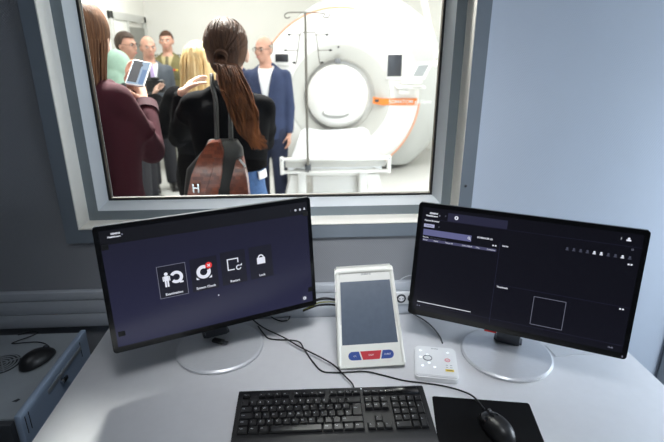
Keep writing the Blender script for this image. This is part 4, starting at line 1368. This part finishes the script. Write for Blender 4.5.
    def hair_short(s, m, low=-0.150, front=-0.048, side_only=False, puff=1.0):
        k, H = s.k, s.H
        tb = bmesh.new()
        bmesh.ops.create_icosphere(tb, subdivisions=5, radius=1)
        for v in tb.verts:
            v.co = Vector((v.co.x * 0.082 * puff, v.co.y * 0.101 * puff + 0.016, v.co.z * 0.102 * puff - 0.096))
        dele = []
        for f in tb.faces:
            c = f.calc_center_median()
            hairline = front if c.y < -0.03 else (front + (low - front) * min(1, (c.y + 0.03) / 0.06) if c.y < 0.03 else low)
            bad = c.z < hairline or (side_only and c.z > -0.075 + 0.02 * (c.y > 0.05))
            if bad:
                dele.append(f)
        bmesh.ops.delete(tb, geom=dele, context='FACES')
        for v in tb.verts:
            v.co = Vector((v.co.x * k, v.co.y * k, H + v.co.z * k))
        g = bmesh.ops.solidify(tb, geom=tb.faces[:], thickness=0.006)
        mb = MB().m(m)
        mb.add(tb, s.MH)
        mb.build('hair', s.root, smooth=180)
        return s
    def trousers(s, m, g=0.016, name='trousers', top=0.57):
        H, k = s.H, s.k
        mb = MB().m(m)
        mb.loft(s.torso_secs(g, 0.46, top))
        for sd in (1, -1):
            hx = 0.088 * k
            mb.cap((sd * hx, 0.005, 0.485 * H), (sd * 0.092 * k, -0.006, 0.275 * H), 0.092 * k + g, 0.060 * k + g)
            mb.cone((sd * 0.092 * k, -0.006, 0.275 * H), (sd * 0.097 * k, 0.012, 0.045 * H), 0.060 * k + g, 0.052 * k + g, 20)
        fused(mb, name, 0.013, 3, s.root)
        return s
    def shoes(s, m='shoe'):
        k = s.k
        for sd in (1, -1):
            mb = MB().m(m)
            mb.ell((sd * 0.106 * k, -0.055 * k, 0.042), (0.047 * k, 0.135 * k, 0.042)).ell((sd * 0.098 * k, 0.035 * k, 0.06), (0.046 * k, 0.055 * k, 0.058)).box((sd * 0.104 * k, -0.045 * k, 0.012), (0.085 * k, 0.24 * k, 0.022), 0.01)
            fused(mb, 'shoe', 0.009, 2, s.root)
        return s
    def coat(s, m, hem=0.46, g=0.018, v=None, shirt=None, tie=None, vox=0.0125, name='jacket', flare=0.0, belly=0.0, cuff=0.025, lapel=True, armg=None, top=0.84, wrinkle=0.0, sleeve_m=None):
        H, k = s.H, s.k
        mb = MB().m(m)
        secs = s.torso_secs(g, 0.46, top, belly)
        if hem < 0.46:
            z, rx, ry, cx, cy = secs[0]
            secs = [(hem * H, rx + flare, ry + flare, cx, cy)] + [((0.5 * (hem + 0.46)) * H, rx + flare * 0.5, ry + flare * 0.5, cx, cy)] + secs
        elif hem > 0.46:
            secs = [q_ for q_ in secs if q_[0] > hem * H]
            z, rx, ry, cx, cy = secs[0]
            secs = [(hem * H, rx + 0.004, ry + 0.004, cx, cy)] + secs
        mb.loft(secs, 36)
        ag = g if armg is None else armg
        f = 0.88 if s.female else 1.0
        for sd in (1, -1):
            e, w, d, n, t, curl = s.arms[sd]
            S = s.sh[sd]
            mb.cap(S, e, 0.051 * k * f + ag * 0.65, 0.041 * k * f + ag * 0.75)
            wd = (w - e).normalized()
            mb.ell(e, (0.041 * k * f + ag * 0.75,) * 3)
            mb.cone(e, w - wd * cuff * 0.2, 0.041 * k * f + ag * 0.75, 0.030 * k + ag * 0.6, 20)
            if wrinkle:
                for i in range(5):
                    tt = 0.25 + 0.16 * i
                    P_ = S.lerp(e, tt); ax = (e - S).normalized()
                    mb.ell(P_ + Vector((random.uniform(-1, 1), random.uniform(-1, 1), 0)) * 0.012, (0.050 * k * f + ag * 0.72,) * 2 + (0.014,), rot=ax.to_track_quat('Z', 'Y').to_euler())
                    tt = 0.1 + 0.17 * i
                    P_ = e.lerp(w, tt); r_ = (0.043 - 0.011 * tt) * k * f + ag * 0.74
                    mb.ell(P_, (r_, r_, 0.013), rot=wd.to_track_quat('Z', 'Y').to_euler())
            mb.ell(S + Vector((-sd * 0.03, 0, 0.012)), (0.070 * k, 0.055 * k + g * 0.4, 0.046 * k + g * 0.2))
            mb.cap((sd * 0.035 * k, 0.022 * k, 0.835 * H), S * 0.75 + Vector((0, 0.0, 0.25 * 0.815 * H)), 0.040 * k + g * 0.6, 0.036 * k + g * 0.6)
        me = fused(mb, name, vox, 4, None, post=True)
        jm = me.materials[0]
        if v is not None:
            zb = v * H
            ztop = 0.838 * H
            wt = 0.075 * k
            lines = []
            sl = wt / (ztop - zb)
            bm = bmesh.new(); bm.from_mesh(me)
            extra = [sl] + ([sl + 0.13] if lapel else [])
            for q_ in extra:
                for sd in (1, -1):
                    bmesh.ops.bisect_plane(bm, geom=bm.verts[:] + bm.edges[:] + bm.faces[:], plane_co=(0, 0, zb), plane_no=(1, 0, -sd * q_))
            def in_v(f_, q_):
                c = f_.calc_center_median()
                return c.y < -0.02 * k and c.z > zb and abs(c.x) < q_ * (c.z - zb)
            sb = bm.copy()
            lb = bm.copy() if lapel else None
            bmesh.ops.delete(bm, geom=[f_ for f_ in bm.faces if in_v(f_, sl)], context='FACES')
            bmesh.ops.delete(sb, geom=[f_ for f_ in sb.faces if not in_v(f_, sl + 0.02)], context='FACES')
            for vv in sb.verts:
                vv.co.y += 0.006
            bm.to_mesh(me); bm.free()
            sme = bpy.data.meshes.new('shirt'); sb.to_mesh(sme); 
            sme.materials.append(M[shirt]); sme.shade_smooth()
            so_ = place(sme, 'shirt', s.root)
            if tie:
                wtie = 0.026 * k
                for sd in (1, -1):
                    bmesh.ops.bisect_plane(sb, geom=sb.verts[:] + sb.edges[:] + sb.faces[:], plane_co=(sd * wtie, 0, 0), plane_no=(1, 0, 0))
                bmesh.ops.delete(sb, geom=[f_ for f_ in sb.faces if abs(f_.calc_center_median().x) > wtie * (1.0 - 0.45 * max(0, (f_.calc_center_median().z - 0.70 * H) / (0.14 * H)))], context='FACES')
                for vv in sb.verts:
                    vv.co.y -= 0.011
                tme = bpy.data.meshes.new('tie'); sb.to_mesh(tme)
                tme.materials.append(M[tie]); tme.shade_smooth()
                place(tme, 'tie', s.root)
            sb.free()
            if lapel:
                bmesh.ops.delete(lb, geom=[f_ for f_ in lb.faces if not (in_v(f_, sl + 0.13) and not in_v(f_, sl) and abs(f_.calc_center_median().x) < 0.085 * k and f_.calc_center_median().z < 0.83 * H)], context='FACES')
                for vv in lb.verts:
                    vv.co += Vector((0, -0.006, 0))
                bmesh.ops.solidify(lb, geom=lb.faces[:], thickness=0.005)
                lme = bpy.data.meshes.new('lapel'); lb.to_mesh(lme); lb.free()
                lme.materials.append(M[m]); lme.shade_smooth()
                place(lme, 'lapel', s.root)
            # shirt collar
            mb = MB().m(shirt)
            mb.tube([(0.058 * k * math.cos(a), 0.012 * k + 0.062 * k * math.sin(a), (0.842 - 0.014 * (math.sin(a) < -0.3)) * H) for a in [2 * PI * i / 16 for i in range(17)]], 0.011 * k, n=8, sub=2)
            mb.build('shirt_collar', s.root)
        s.jacket = place(me, name, s.root)
        return s

def show(P, nm):
    pass

def strands(mb, paths, r, n=5, taper=True):
    for P in paths:
        mb.tube(P, r * random.uniform(0.75, 1.25), n=n, sub=5, taper=(lambda t: max(0.25, 1 - 0.75 * t ** 3)) if taper else None)
    return mb

# --- far group
def xy(px, Y, py=60):
    return (at(px, py, Y).x, Y)

P = Person('man in a blue suit and open white shirt, bald, wearing glasses', 1.65, xy(266.5, 3.3), -8, 'skin_b', wide=1.0, yaw=-22, pitch=2, hx=-0.02)
P.body().face().glasses().hair_short('hair_grey', low=-0.165, front=-0.05, side_only=True)
P.coat('navy', hem=0.44, v=0.60, shirt='shirt').trousers('navytrouser').shoes()
mb = MB().m('navy').ell((0, 0, 0), (0.008, 0.004, 0.008)); 
q_ = Vector((0.0, -0.155, 0.585 * P.H)); mb.T = Matrix.Translation(q_); mb.build('button', P.root, loc=(0.0, -0.155, 0.585 * P.H))

P = Person('soldier in an olive dress uniform with khaki tie, standing at the back', 1.74, xy(168.5, 5.0), 4, 'skin_b', wide=1.02, yaw=0)
P.body().face().hair_short('hair_dark', low=-0.140, front=-0.052)
P.coat('olive', hem=0.45, v=0.69, shirt='khakishirt', tie='khakitie', name='uniform_jacket').trousers('olivedark').shoes()
H = P.H
for sd in (1, -1):
    MB().m('olivedark').box((sd * 0.095, -0.150, 0.70 * H), (0.085, 0.02, 0.075), 0.006).build('breast_pocket', P.root)
    MB().m('olivedark').box((sd * 0.165, 0.0, 0.834 * H), (0.10, 0.05, 0.014), 0.005, rot=(0, R(sd * 16), 0)).build('shoulder_strap', P.root)
MB().m('red').box((0.085, -0.163, 0.742 * H), (0.030, 0.006, 0.018), 0.002).m('yellow').box((0.115, -0.161, 0.742 * H), (0.026, 0.006, 0.018), 0.002).build('ribbon_bar', P.root)
MB().m('leather').lathe([(1.0, -0.025), (1.03, -0.02), (1.03, 0.02), (1.0, 0.025)], 40, X=Matrix.Translation((0, 0.004, 0.575 * H)) @ Matrix.Diagonal((0.188, 0.146, 1, 1))).build('belt', P.root)

P = Person('balding man in a charcoal suit with white shirt and lilac tie', 1.665, xy(149.5, 4.1), 22, 'skin_b', wide=1.0, yaw=8, pitch=3)
P.body().face().hair_short('hair_grey', low=-0.165, front=-0.05, side_only=True)
P.coat('greysuit', hem=0.44, v=0.62, shirt='shirt', tie='lilac').trousers('darktrouser').shoes()

P = Person('dark haired man in profile with glasses and a black jacket, left of the lilac tie', 1.69, xy(128, 3.55), 62, 'skin_b', wide=1.02, yaw=8, pitch=4)
P.body().face().glasses().hair_short('hair_black', low=-0.17, front=-0.045, puff=1.03)
P.coat('blackjacket', hem=0.44, v=0.70, shirt='navydark').trousers('darktrouser').shoes()

P = Person('person in a dark navy suit almost hidden behind the blonde and ponytailed women', 1.665, xy(220, 3.5), 6, 'skin_a', wide=1.12, yaw=-6)
P.body().face().hair_short('hair_grey', low=-0.15, front=-0.05)
P.coat('navydark', hem=0.44, v=0.63, shirt='shirt').trousers('navytrouser').shoes()

P = Person('person in a pale mint green hood bending near the held up phone', 1.535, xy(115, 2.3), 150, 'skin_c', wide=0.95, female=True, yaw=-20, pitch=12)
for sd in (1, -1):
    P.arm(sd, (sd * 0.20, -0.10, 0.63 * P.H), (sd * 0.10, -0.30, 0.70 * P.H), world=False)
P.body().face()
k, H = P.k, P.H
mb = MB().m('mint')
mb.ell((0, 0.022 * k, H - 0.098 * k), (0.098 * k, 0.112 * k, 0.108 * k), X=P.MH, n=28)
mb.ell((0, 0.045 * k, H - 0.19 * k), (0.090 * k, 0.085 * k, 0.075 * k), X=P.MH, n=24)
mb.cap((0, 0.03, 0.83 * H), (0, 0.02, H - 0.18 * k), 0.085 * k, 0.075 * k)
me = fused(mb, 'hood', 0.009, 4, None, post=True)
bm = bmesh.new(); bm.from_mesh(me)
fi = P.MH.inverted()
bmesh.ops.delete(bm, geom=[f_ for f_ in bm.faces if (lambda c: ((c.x / 0.058) ** 2 + ((c.z - H + 0.135 * k) / 0.075) ** 2 < 1 and c.y < -0.03))(fi @ f_.calc_center_median())], context='FACES')
bm.to_mesh(me); bm.free()
place(me, 'hood', P.root)
P.coat('blackjacket', hem=0.44, g=0.03).trousers('darktrouser').shoes()

# --- blonde woman in fluffy black knit
bx, by = xy(199, 1.5)
P = Person('blonde woman seen from behind in a fluffy black jumper', 1.585, (bx, by), 172, 'skin_c', wide=1.05, female=True, yaw=8)
P.arm(1, at(162, 128, 1.66), at(154, 100, 1.80), d=(0.15, 0.5, 0.75), n=(0.7, 0.5, 0.0), t=(0.2, -0.5, 0.6), curl=0.8)
P.arm(-1, at(214, 130, 1.6), at(205, 105, 1.85))
P.body().face()
P.coat('blackfur', hem=0.45, g=0.034, armg=0.046, wrinkle=1, vox=0.011, name='jumper').trousers('darktrouser').shoes()
k, H = P.k, P.H
mb = MB().m('hair_blonde')
mb.ell((0, 0.022 * k, H - 0.090 * k), (0.090 * k, 0.104 * k, 0.102 * k), X=P.MH, n=28)
mb.loft([(H - 0.44 * k, 0.070 * k, 0.030 * k, 0, 0.125 * k), (H - 0.38 * k, 0.094 * k, 0.045 * k, 0, 0.115 * k), (H - 0.28 * k, 0.100 * k, 0.062 * k, 0, 0.085 * k), (H - 0.18 * k, 0.094 * k, 0.080 * k, 0, 0.050 * k), (H - 0.10 * k, 0.086 * k, 0.085 * k, 0, 0.032 * k)])
me = fused(mb, 'hair', 0.010, 5, None, post=True)
bm = bmesh.new(); bm.from_mesh(me)
bmesh.ops.delete(bm, geom=[f_ for f_ in bm.faces if (lambda c: c.y < -0.035 * k and c.z < H - 0.045 * k)(fi_ @ f_.calc_center_median())] if False else [f_ for f_ in bm.faces if f_.calc_center_median().y < -0.035 * k and f_.calc_center_median().z < H - 0.045 * k], context='FACES')
tb = bm
hm = MB().m('hair_blonde'); hm.add(tb)
bpy.data.meshes.remove(me)
paths = []
for i in range(70):
    a = R(random.uniform(-100, 100))
    x, y = math.sin(a), math.cos(a)
    z0 = H - random.uniform(0.02, 0.09) * k
    end = H - random.uniform(0.36, 0.47) * k
    sx = x * 0.092 * k
    paths.append([(sx * 0.65, 0.022 * k + y * 0.080 * k, z0), (sx * 1.02, 0.024 * k + y * 0.104 * k, H - 0.11 * k), (sx * 1.08, 0.040 * k + y * 0.105 * k, H - 0.22 * k), (sx * 1.1 + random.uniform(-.01, .01), 0.062 * k + y * 0.095 * k, H - 0.31 * k), (sx * 0.95 + random.uniform(-.02, .02), 0.085 * k + y * 0.075 * k, end)])
strands(hm, paths, 0.0075 * k)
hm.build('hair', P.root, smooth=180)

cp = at(156, 86, 1.93)
ca = thing('camera', 'small black photo camera held up in front of the bald man with the lilac tie', 'camera', tuple(cp), R(170))
MB().m('black').box((0, 0, 0), (0.115, 0.045, 0.078), 0.010).box((0, 0, 0.045), (0.045, 0.04, 0.022), 0.006).build('body', ca)
MB().m('blackgloss').cone((0, -0.02, -0.004), (0, -0.075, -0.004), 0.034, 0.031, 28).build('lens', ca)
MB().m('silverdark').cone((0.040, 0, 0.038), (0.040, 0, 0.046), 0.011, 0.011, 16).build('dial', ca)

# --- ponytailed woman in black
px_, py_ = xy(225, 0.66)
P = Person('woman seen from behind with a long brown ponytail and black cardigan', 1.655, (px_, py_), 184, 'skin_c', wide=0.93, female=True, yaw=-8, hx=-0.012)
P.fine = True
P.sh[-1].z -= 0.015
P.arm(1, at(177, 141, 0.88), at(182, 99, 0.76), d=(0.40, 0.62, 0.50), n=(0.55, 0.2, -0.7), t=(0.2, -0.6, 0.5), curl=0.40)
P.arm(-1, at(265, 142, 0.90), at(248, 138, 1.05))
P.body().face()
P.coat('blackwool', hem=0.648, g=0.014, armg=0.014, wrinkle=1, vox=0.0105, name='cardigan').trousers('denim', g=0.008, name='jeans', top=0.66).shoes()
k, H = P.k, P.H
MB().m('shirt').lathe([(1.0, -0.022), (1.03, -0.022), (1.0, 0.012), (0.97, 0.012)], 16, X=P.MH.__class__.Translation((0, 0.006, 0.640 * H)) @ Matrix.Diagonal((0.132 * k + 0.014, 0.100 * k + 0.016, 1, 1)), a0=R(140), a1=R(172), closed_prof=True).build('shirt_hem', P.root)['label'] = 'white shirt hem'
# smooth hair on the skull, gathered at the nape side
hm = MB().m('hair_dark')
mb = MB().m('hair_dark')
mb.ell((0, 0.020 * k, H - 0.092 * k), (0.086 * k, 0.108 * k, 0.106 * k), X=P.MH, n=32)
mb.ell((0, 0.060 * k, H - 0.150 * k), (0.062 * k, 0.062 * k, 0.060 * k), X=P.MH, n=24)
me = fused(mb, 'hair', 0.008, 5, None, post=True)
fi_ = P.MH.inverted()
bm = bmesh.new(); bm.from_mesh(me); bpy.data.meshes.remove(me)
bmesh.ops.delete(bm, geom=[f_ for f_ in bm.faces if (lambda c: c.y < -0.02 * k and c.z < H - 0.040 * k - 0.0)(fi_ @ f_.calc_center_median())], context='FACES')
hm.add(bm)
tie = P.MH @ Vector((0.0, 0.128 * k, H - 0.130 * k))
paths = []
for i in range(120):
    a = R(random.uniform(-115, 115)); e_ = R(random.uniform(5, 80))
    pts = []
    for j in range(5):
        t = j / 4
        ee = e_ * (1 - t) + R(-18) * t
        aa = a * (1 - t ** 1.5)
        pts.append(P.MH @ Vector((0.088 * k * math.sin(aa) * math.cos(ee), 0.020 * k + 0.110 * k * math.cos(aa) * math.cos(ee), H - 0.092 * k + 0.108 * k * math.sin(ee))))
    pts.append(tie)
    paths.append(pts)
strands(hm, paths, 0.0026 * k, taper=False)
hair = hm.build('hair', P.root, smooth=180)
MB().m('hair_dark').lathe([(0.016, -0.012), (0.026, -0.008), (0.026, 0.008), (0.016, 0.012)], 24, X=Matrix.Translation(tie) @ Matrix.Rotation(R(60), 4, 'X')).build('hair_tie', hair)
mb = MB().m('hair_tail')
t0 = P.W @ tie
mid = [t0 + Vector((0, 0.01, 0)), t0 + Vector((0.001, -0.026, -0.026)), at(228.5, 67, 0.475), at(234, 90, 0.425), at(244, 112, 0.40), at(252, 132, 0.40), at(255, 150, 0.40)]
wid = [0.016, 0.024, 0.032, 0.046, 0.046, 0.034, 0.012]
paths = []
for i in range(190):
    a = random.uniform(0, 2 * PI); rr = math.sqrt(random.random())
    ph = random.uniform(0, 6.28)
    L = random.uniform(0.62, 1.0)
    pts = []
    for j, c in enumerate(mid):
        o_ = Vector((math.cos(a) * rr * wid[j], math.sin(a) * rr * wid[j] * 0.5, 0)) + Vector((math.sin(ph + j * 1.7) * 0.010 * (j > 1), 0, 0)) + Vector((0.012 * math.sin(j * 2.3), 0, 0)) * (j > 2)
        q_ = c + o_
        if j == len(mid) - 1:
            q_ = mid[j - 1].lerp(c, (L - 0.5) * 2) + o_ * 1.6
        pts.append(P.Wi @ q_)
    paths.append(pts)
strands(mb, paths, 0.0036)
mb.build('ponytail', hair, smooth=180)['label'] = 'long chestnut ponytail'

# --- her brown bag
bc = at(217, 178, 0.40)
bag = thing('shoulder_bag', 'brown crocodile pattern leather bag with black straps on the back of the ponytailed woman', 'bag', (bc.x, 0.405, 0.86))
top_, bot_ = at(222, 140, 0.40), at(216, 196, 0.40)
bx0, bx1 = at(184, 196, 0.40).x, at(250, 196, 0.40).x
tx0, tx1 = at(206, 141, 0.40).x, at(240, 141, 0.40).x
zB, zT = bot_.z - 0.03, top_.z
mb = MB().m('leather')
mb.loft([(zB, (bx1 - bx0) / 2 * 0.98, 0.062, (bx0 + bx1) / 2, 0.405), (zB + 0.02, (bx1 - bx0) / 2 * 1.02, 0.068, (bx0 + bx1) / 2, 0.405), (zB + 0.14, (bx1 - bx0) / 2 * 0.86, 0.060, (bx0 + bx1) / 2 + 0.006, 0.405), (zT - 0.03, (tx1 - tx0) / 2 * 1.12, 0.042, (tx0 + tx1) / 2, 0.405), (zT, (tx1 - tx0) / 2 * 0.85, 0.026, (tx0 + tx1) / 2, 0.405)], 40, sq=3)
mb.build('bag_body', bag, world=True, smooth=60)['label'] = 'black leather bag body'
def patch(pxs, y, m, name, dy=0.012):
    pts = [at(x, yy, y) for x, yy in pxs]
    tb = bmesh.new()
    vs = [tb.verts.new(p) for p in pts]
    f_ = tb.faces.new(vs); f_.normal_update()
    e_ = bmesh.ops.extrude_face_region(tb, geom=[f_])
    bmesh.ops.translate(tb, vec=(0, dy, 0), verts=[v for v in e_['geom'] if isinstance(v, bmesh.types.BMVert)])
    bmesh.ops.recalc_face_normals(tb, faces=tb.faces)
    bmesh.ops.bevel(tb, geom=tb.edges[:], offset=0.003, segments=2, affect='EDGES')
    return MB().m(m).add(tb).build(name, bag, world=True, smooth=60)
fp = patch([(208, 143), (219, 142), (223, 152), (222, 174), (218, 200), (186, 200), (191, 176), (199, 156)], 0.338, 'croc', 'front_panel', 0.06); fp['label'] = 'brown crocodile pattern front panel'
gp = patch([(236, 160), (242, 158), (247, 180), (249, 200), (228, 200), (230, 184)], 0.340, 'croc', 'side_pocket', 0.06); gp['label'] = 'brown crocodile pattern side pocket'
patch([(212, 158), (216, 157), (211, 176), (204, 196), (197, 196), (205, 174)], 0.331, 'croc', 'belt_strap', 0.012)
lg = at(196, 188, 0.326)
mb = MB().m('chrome').box((lg.x - 0.009, lg.y, lg.z), (0.006, 0.006, 0.034), 0.001).box((lg.x + 0.009, lg.y, lg.z), (0.006, 0.006, 0.034), 0.001).box((lg.x, lg.y, lg.z), (0.016, 0.006, 0.007), 0.001)
mb.build('buckle', bag, world=True)['label'] = 'silver buckle'
tgp = at(242.5, 163, 0.33)
MB().m('tag').box(tuple(tgp), (0.008, 0.002, 0.034), 0.0008, rot=(0, R(-35), 0)).build('tag', bag, world=True)
W2 = [P.W @ (P.sh[1] + Vector((-0.075, 0.0, 0.075)))]
def strap(px0, px1, dx, name='strap', up=0.0):
    pts = [at(px0, 142, 0.395), at(px0 - 0.6, 120, 0.435), at(px0 - 1.5, 100, 0.47), at(px1, 87, 0.505), at(px1 - 0.5, 78 - up, 0.575), at(px1 - 1, 75 - up, 0.66 - 0.1 * (up > 0))]
    if up:
        pts = pts[:4] + [at(px1 - 1.5, 82, 0.53)]
    MB().m('leather').tube(pts, 0.0085, n=8, sub=6).build(name, bag, world=True, smooth=180)
strap(217, 212.5, 0); strap(231, 217, 0, up=2.5)

# --- woman in the burgundy coat with a phone
wx, wy = xy(84, 0.52)
P = Person('woman in a burgundy coat with long brown hair filming with a phone', 1.71, (wx + 0.004, wy), 142, 'skin_c', wide=1.0, female=True, yaw=34, pitch=6, hx=-0.015)
P.fine = True
PH = at(138.5, 73, 0.76)
P.arm(-1, at(151, 150, 0.62), at(145.5, 106, 0.80), d=(-0.22, 0.25, 0.80), n=(-0.75, 0.3, 0.15), t=(-0.35, -0.55, 0.35), curl=0.75)
P.arm(1, at(118, 150, 0.86), at(127, 100, 0.86), d=(0.05, 0.05, 0.9), n=(0.8, -0.2, 0.2), t=(0.2, -0.6, 0.3), curl=0.75)
P.body().face()
P.coat('burgundy', hem=0.40, g=0.026, armg=0.024, wrinkle=1, flare=0.02, vox=0.0105, name='coat').trousers('darktrouser').shoes()
k, H = P.k, P.H
mb = MB().m('burgundy').tube([(0.085 * k * math.cos(a), 0.018 * k + 0.085 * k * math.sin(a), (0.838 + 0.006 * math.sin(a)) * H) for a in [2 * PI * i / 20 for i in range(21)]], 0.024 * k, n=10, sub=2)
mb.build('collar', P.root, smooth=180)
for sd in (-1, 1):
    e, w = P.arms[sd][0], P.arms[sd][1]
    wd = (w - e).normalized()
    MB().m('burgunddark').cone(w - wd * 0.05, w - wd * 0.004, 0.053, 0.051, 20).build('cuff', P.root, smooth=50)
hm = MB().m('hair_brown')
mb = MB().m('hair_brown')
mb.ell((0, 0.018 * k, H - 0.092 * k), (0.092 * k, 0.108 * k, 0.108 * k), X=P.MH, n=32)
mb.loft([(H - 0.42 * k, 0.070 * k, 0.030 * k, 0, 0.112 * k), (H - 0.34 * k, 0.098 * k, 0.048 * k, 0, 0.100 * k), (H - 0.25 * k, 0.104 * k, 0.070 * k, 0, 0.070 * k), (H - 0.17 * k, 0.098 * k, 0.084 * k, 0, 0.040 * k), (H - 0.10 * k, 0.090 * k, 0.090 * k, 0, 0.024 * k)])
me = fused(mb, 'hair', 0.009, 5, None, post=True)
bm = bmesh.new(); bm.from_mesh(me); bpy.data.meshes.remove(me)
fi_ = P.MH.inverted()
bmesh.ops.delete(bm, geom=[f_ for f_ in bm.faces if (lambda c: c.y < -0.045 * k and c.z < H - 0.045 * k)(fi_ @ f_.calc_center_median())], context='FACES')
hm.add(bm)
paths = []
for i in range(120):
    a = R(random.uniform(-125, 125))
    x, y = math.sin(a), math.cos(a)
    z0 = H - random.uniform(0.0, 0.07) * k
    end = H - random.uniform(0.34, 0.46) * k
    sx = x * 0.094 * k
    j_ = random.uniform(-0.012, 0.012)
    paths.append([(sx * 0.5, 0.018 * k + y * 0.060 * k, z0), (sx * 1.02, 0.020 * k + y * 0.110 * k, H - 0.10 * k), (sx * 1.10 + j_ * .5, 0.034 * k + y * 0.106 * k, H - 0.20 * k), (sx * 1.12 + j_, 0.050 * k + y * 0.098 * k, H - 0.29 * k), (sx * 1.0 - j_, 0.070 * k + y * 0.080 * k, end)])
strands(hm, paths, 0.0062 * k)
hm.build('hair', P.root, smooth=180)

ux = Vector((0.97, 0.06, -0.17)).normalized()
uy = Vector((0.22, 0.80, 0.56)); uy = (uy - ux * uy.dot(ux)).normalized()
uz = ux.cross(uy)
PX = Matrix(((ux.x, uy.x, uz.x, PH.x), (ux.y, uy.y, uz.y, PH.y), (ux.z, uy.z, uz.z, PH.z), (0, 0, 0, 1)))
ph = bpy.data.objects.new('phone', None); COL.objects.link(ph)
ph.matrix_world = PX; WM['phone'] = PX
tag(ph, 'smartphone with lit screen held up by the woman in burgundy', 'phone')
MB().m('white').prism(rrect(0.074, 0.152, 0.010), 0.008, bev=0.002, X=Matrix.Translation((0, 0, -0.006))).build('case', ph)
ps = glow('phone_picture_pale', rgb(150, 172, 200)); pd = glow('phone_picture_dark', rgb(44, 42, 50)); pb_ = glow('phone_picture_blue', rgb(92, 128, 178))
for m_ in (ps, pd, pb_):
    b_ = m_.node_tree.nodes['Principled BSDF']; b_.inputs['Specular IOR Level'].default_value = 0.05; b_.inputs['Roughness'].default_value = 0.7
mb = MB().m(ps).box((0, 0, 0.0024), (0.068, 0.142, 0.0008))
mb.m(pd).box((-0.014, 0.004, 0.0029), (0.036, 0.130, 0.0004)).m(pb_).box((0.021, -0.022, 0.0029), (0.018, 0.086, 0.0004)).m(pd).ell((0.0, 0.046, 0.0029), (0.009, 0.011, 0.0006))
mb.build('screen', ph)

# ------------------------------------------------------------------ light
def area(name, loc, size, energy, col, target=None, rot=None, sizey=None):
    l = bpy.data.lights.new(name, 'AREA')
    l.energy = energy
    l.color = col
    l.size = size
    if sizey:
        l.shape = 'RECTANGLE'
        l.size_y = sizey
    o = bpy.data.objects.new(name, l)
    COL.objects.link(o)
    o.location = loc
    if target:
        o.rotation_euler = (Vector(target) - Vector(loc)).to_track_quat('-Z', 'Y').to_euler()
    elif rot:
        o.rotation_euler = rot
    return o
for x, y in ((1.2, 2.4), (-1.1, 4.3), (1.2, 4.2), (2.6, 2.4)):
    area('ceiling_panel_light', (x, y, 2.86), 1.1, 45, (1.0, 0.975, 0.94))
area('ceiling_panel_light', (1.2, 0.95, 2.86), 0.9, 36, (1.0, 0.975, 0.94))
area('ceiling_downlight', (-0.68, 1.98, 3.52), 0.32, 150, (1.0, 0.975, 0.945), target=(0.0, -0.35, 0.74)).data.spread = R(80)
area('ceiling_panel_light', (-1.1, 2.8, 2.86), 1.1, 30, (1.0, 0.975, 0.94))
area('side_window_light', (2.2, -0.40, 1.10), 1.0, 42, (0.80, 0.90, 1.0), target=(-1.0, -0.26, 0.95), sizey=0.8)
area('room_light', (0.0, -1.0, 2.7), 1.0, 2.5, (0.92, 0.96, 1.0), rot=(R(8), 0, 0)).data.spread = R(90)
area('ceiling_spotlight', (0.15, -0.95, 2.68), 0.6, 2.8, (0.95, 0.97, 1.0), target=(0.12, 0.0, 0.98)).data.spread = R(42)
w = bpy.data.worlds.new('world')
w.use_nodes = True
w.node_tree.nodes['Background'].inputs[0].default_value = (0.6, 0.7, 0.8, 1)
w.node_tree.nodes['Background'].inputs[1].default_value = 0.02
SC.world = w
SC.view_settings.view_transform = 'Standard'
SC.view_settings.look = 'None'
SC.view_settings.exposure = 0.0
SC.cycles.use_denoising = True
SC.cycles.max_bounces = 8
SC.cycles.caustics_reflective = False
SC.cycles.caustics_refractive = False
SC.cycles.sample_clamp_indirect = 6
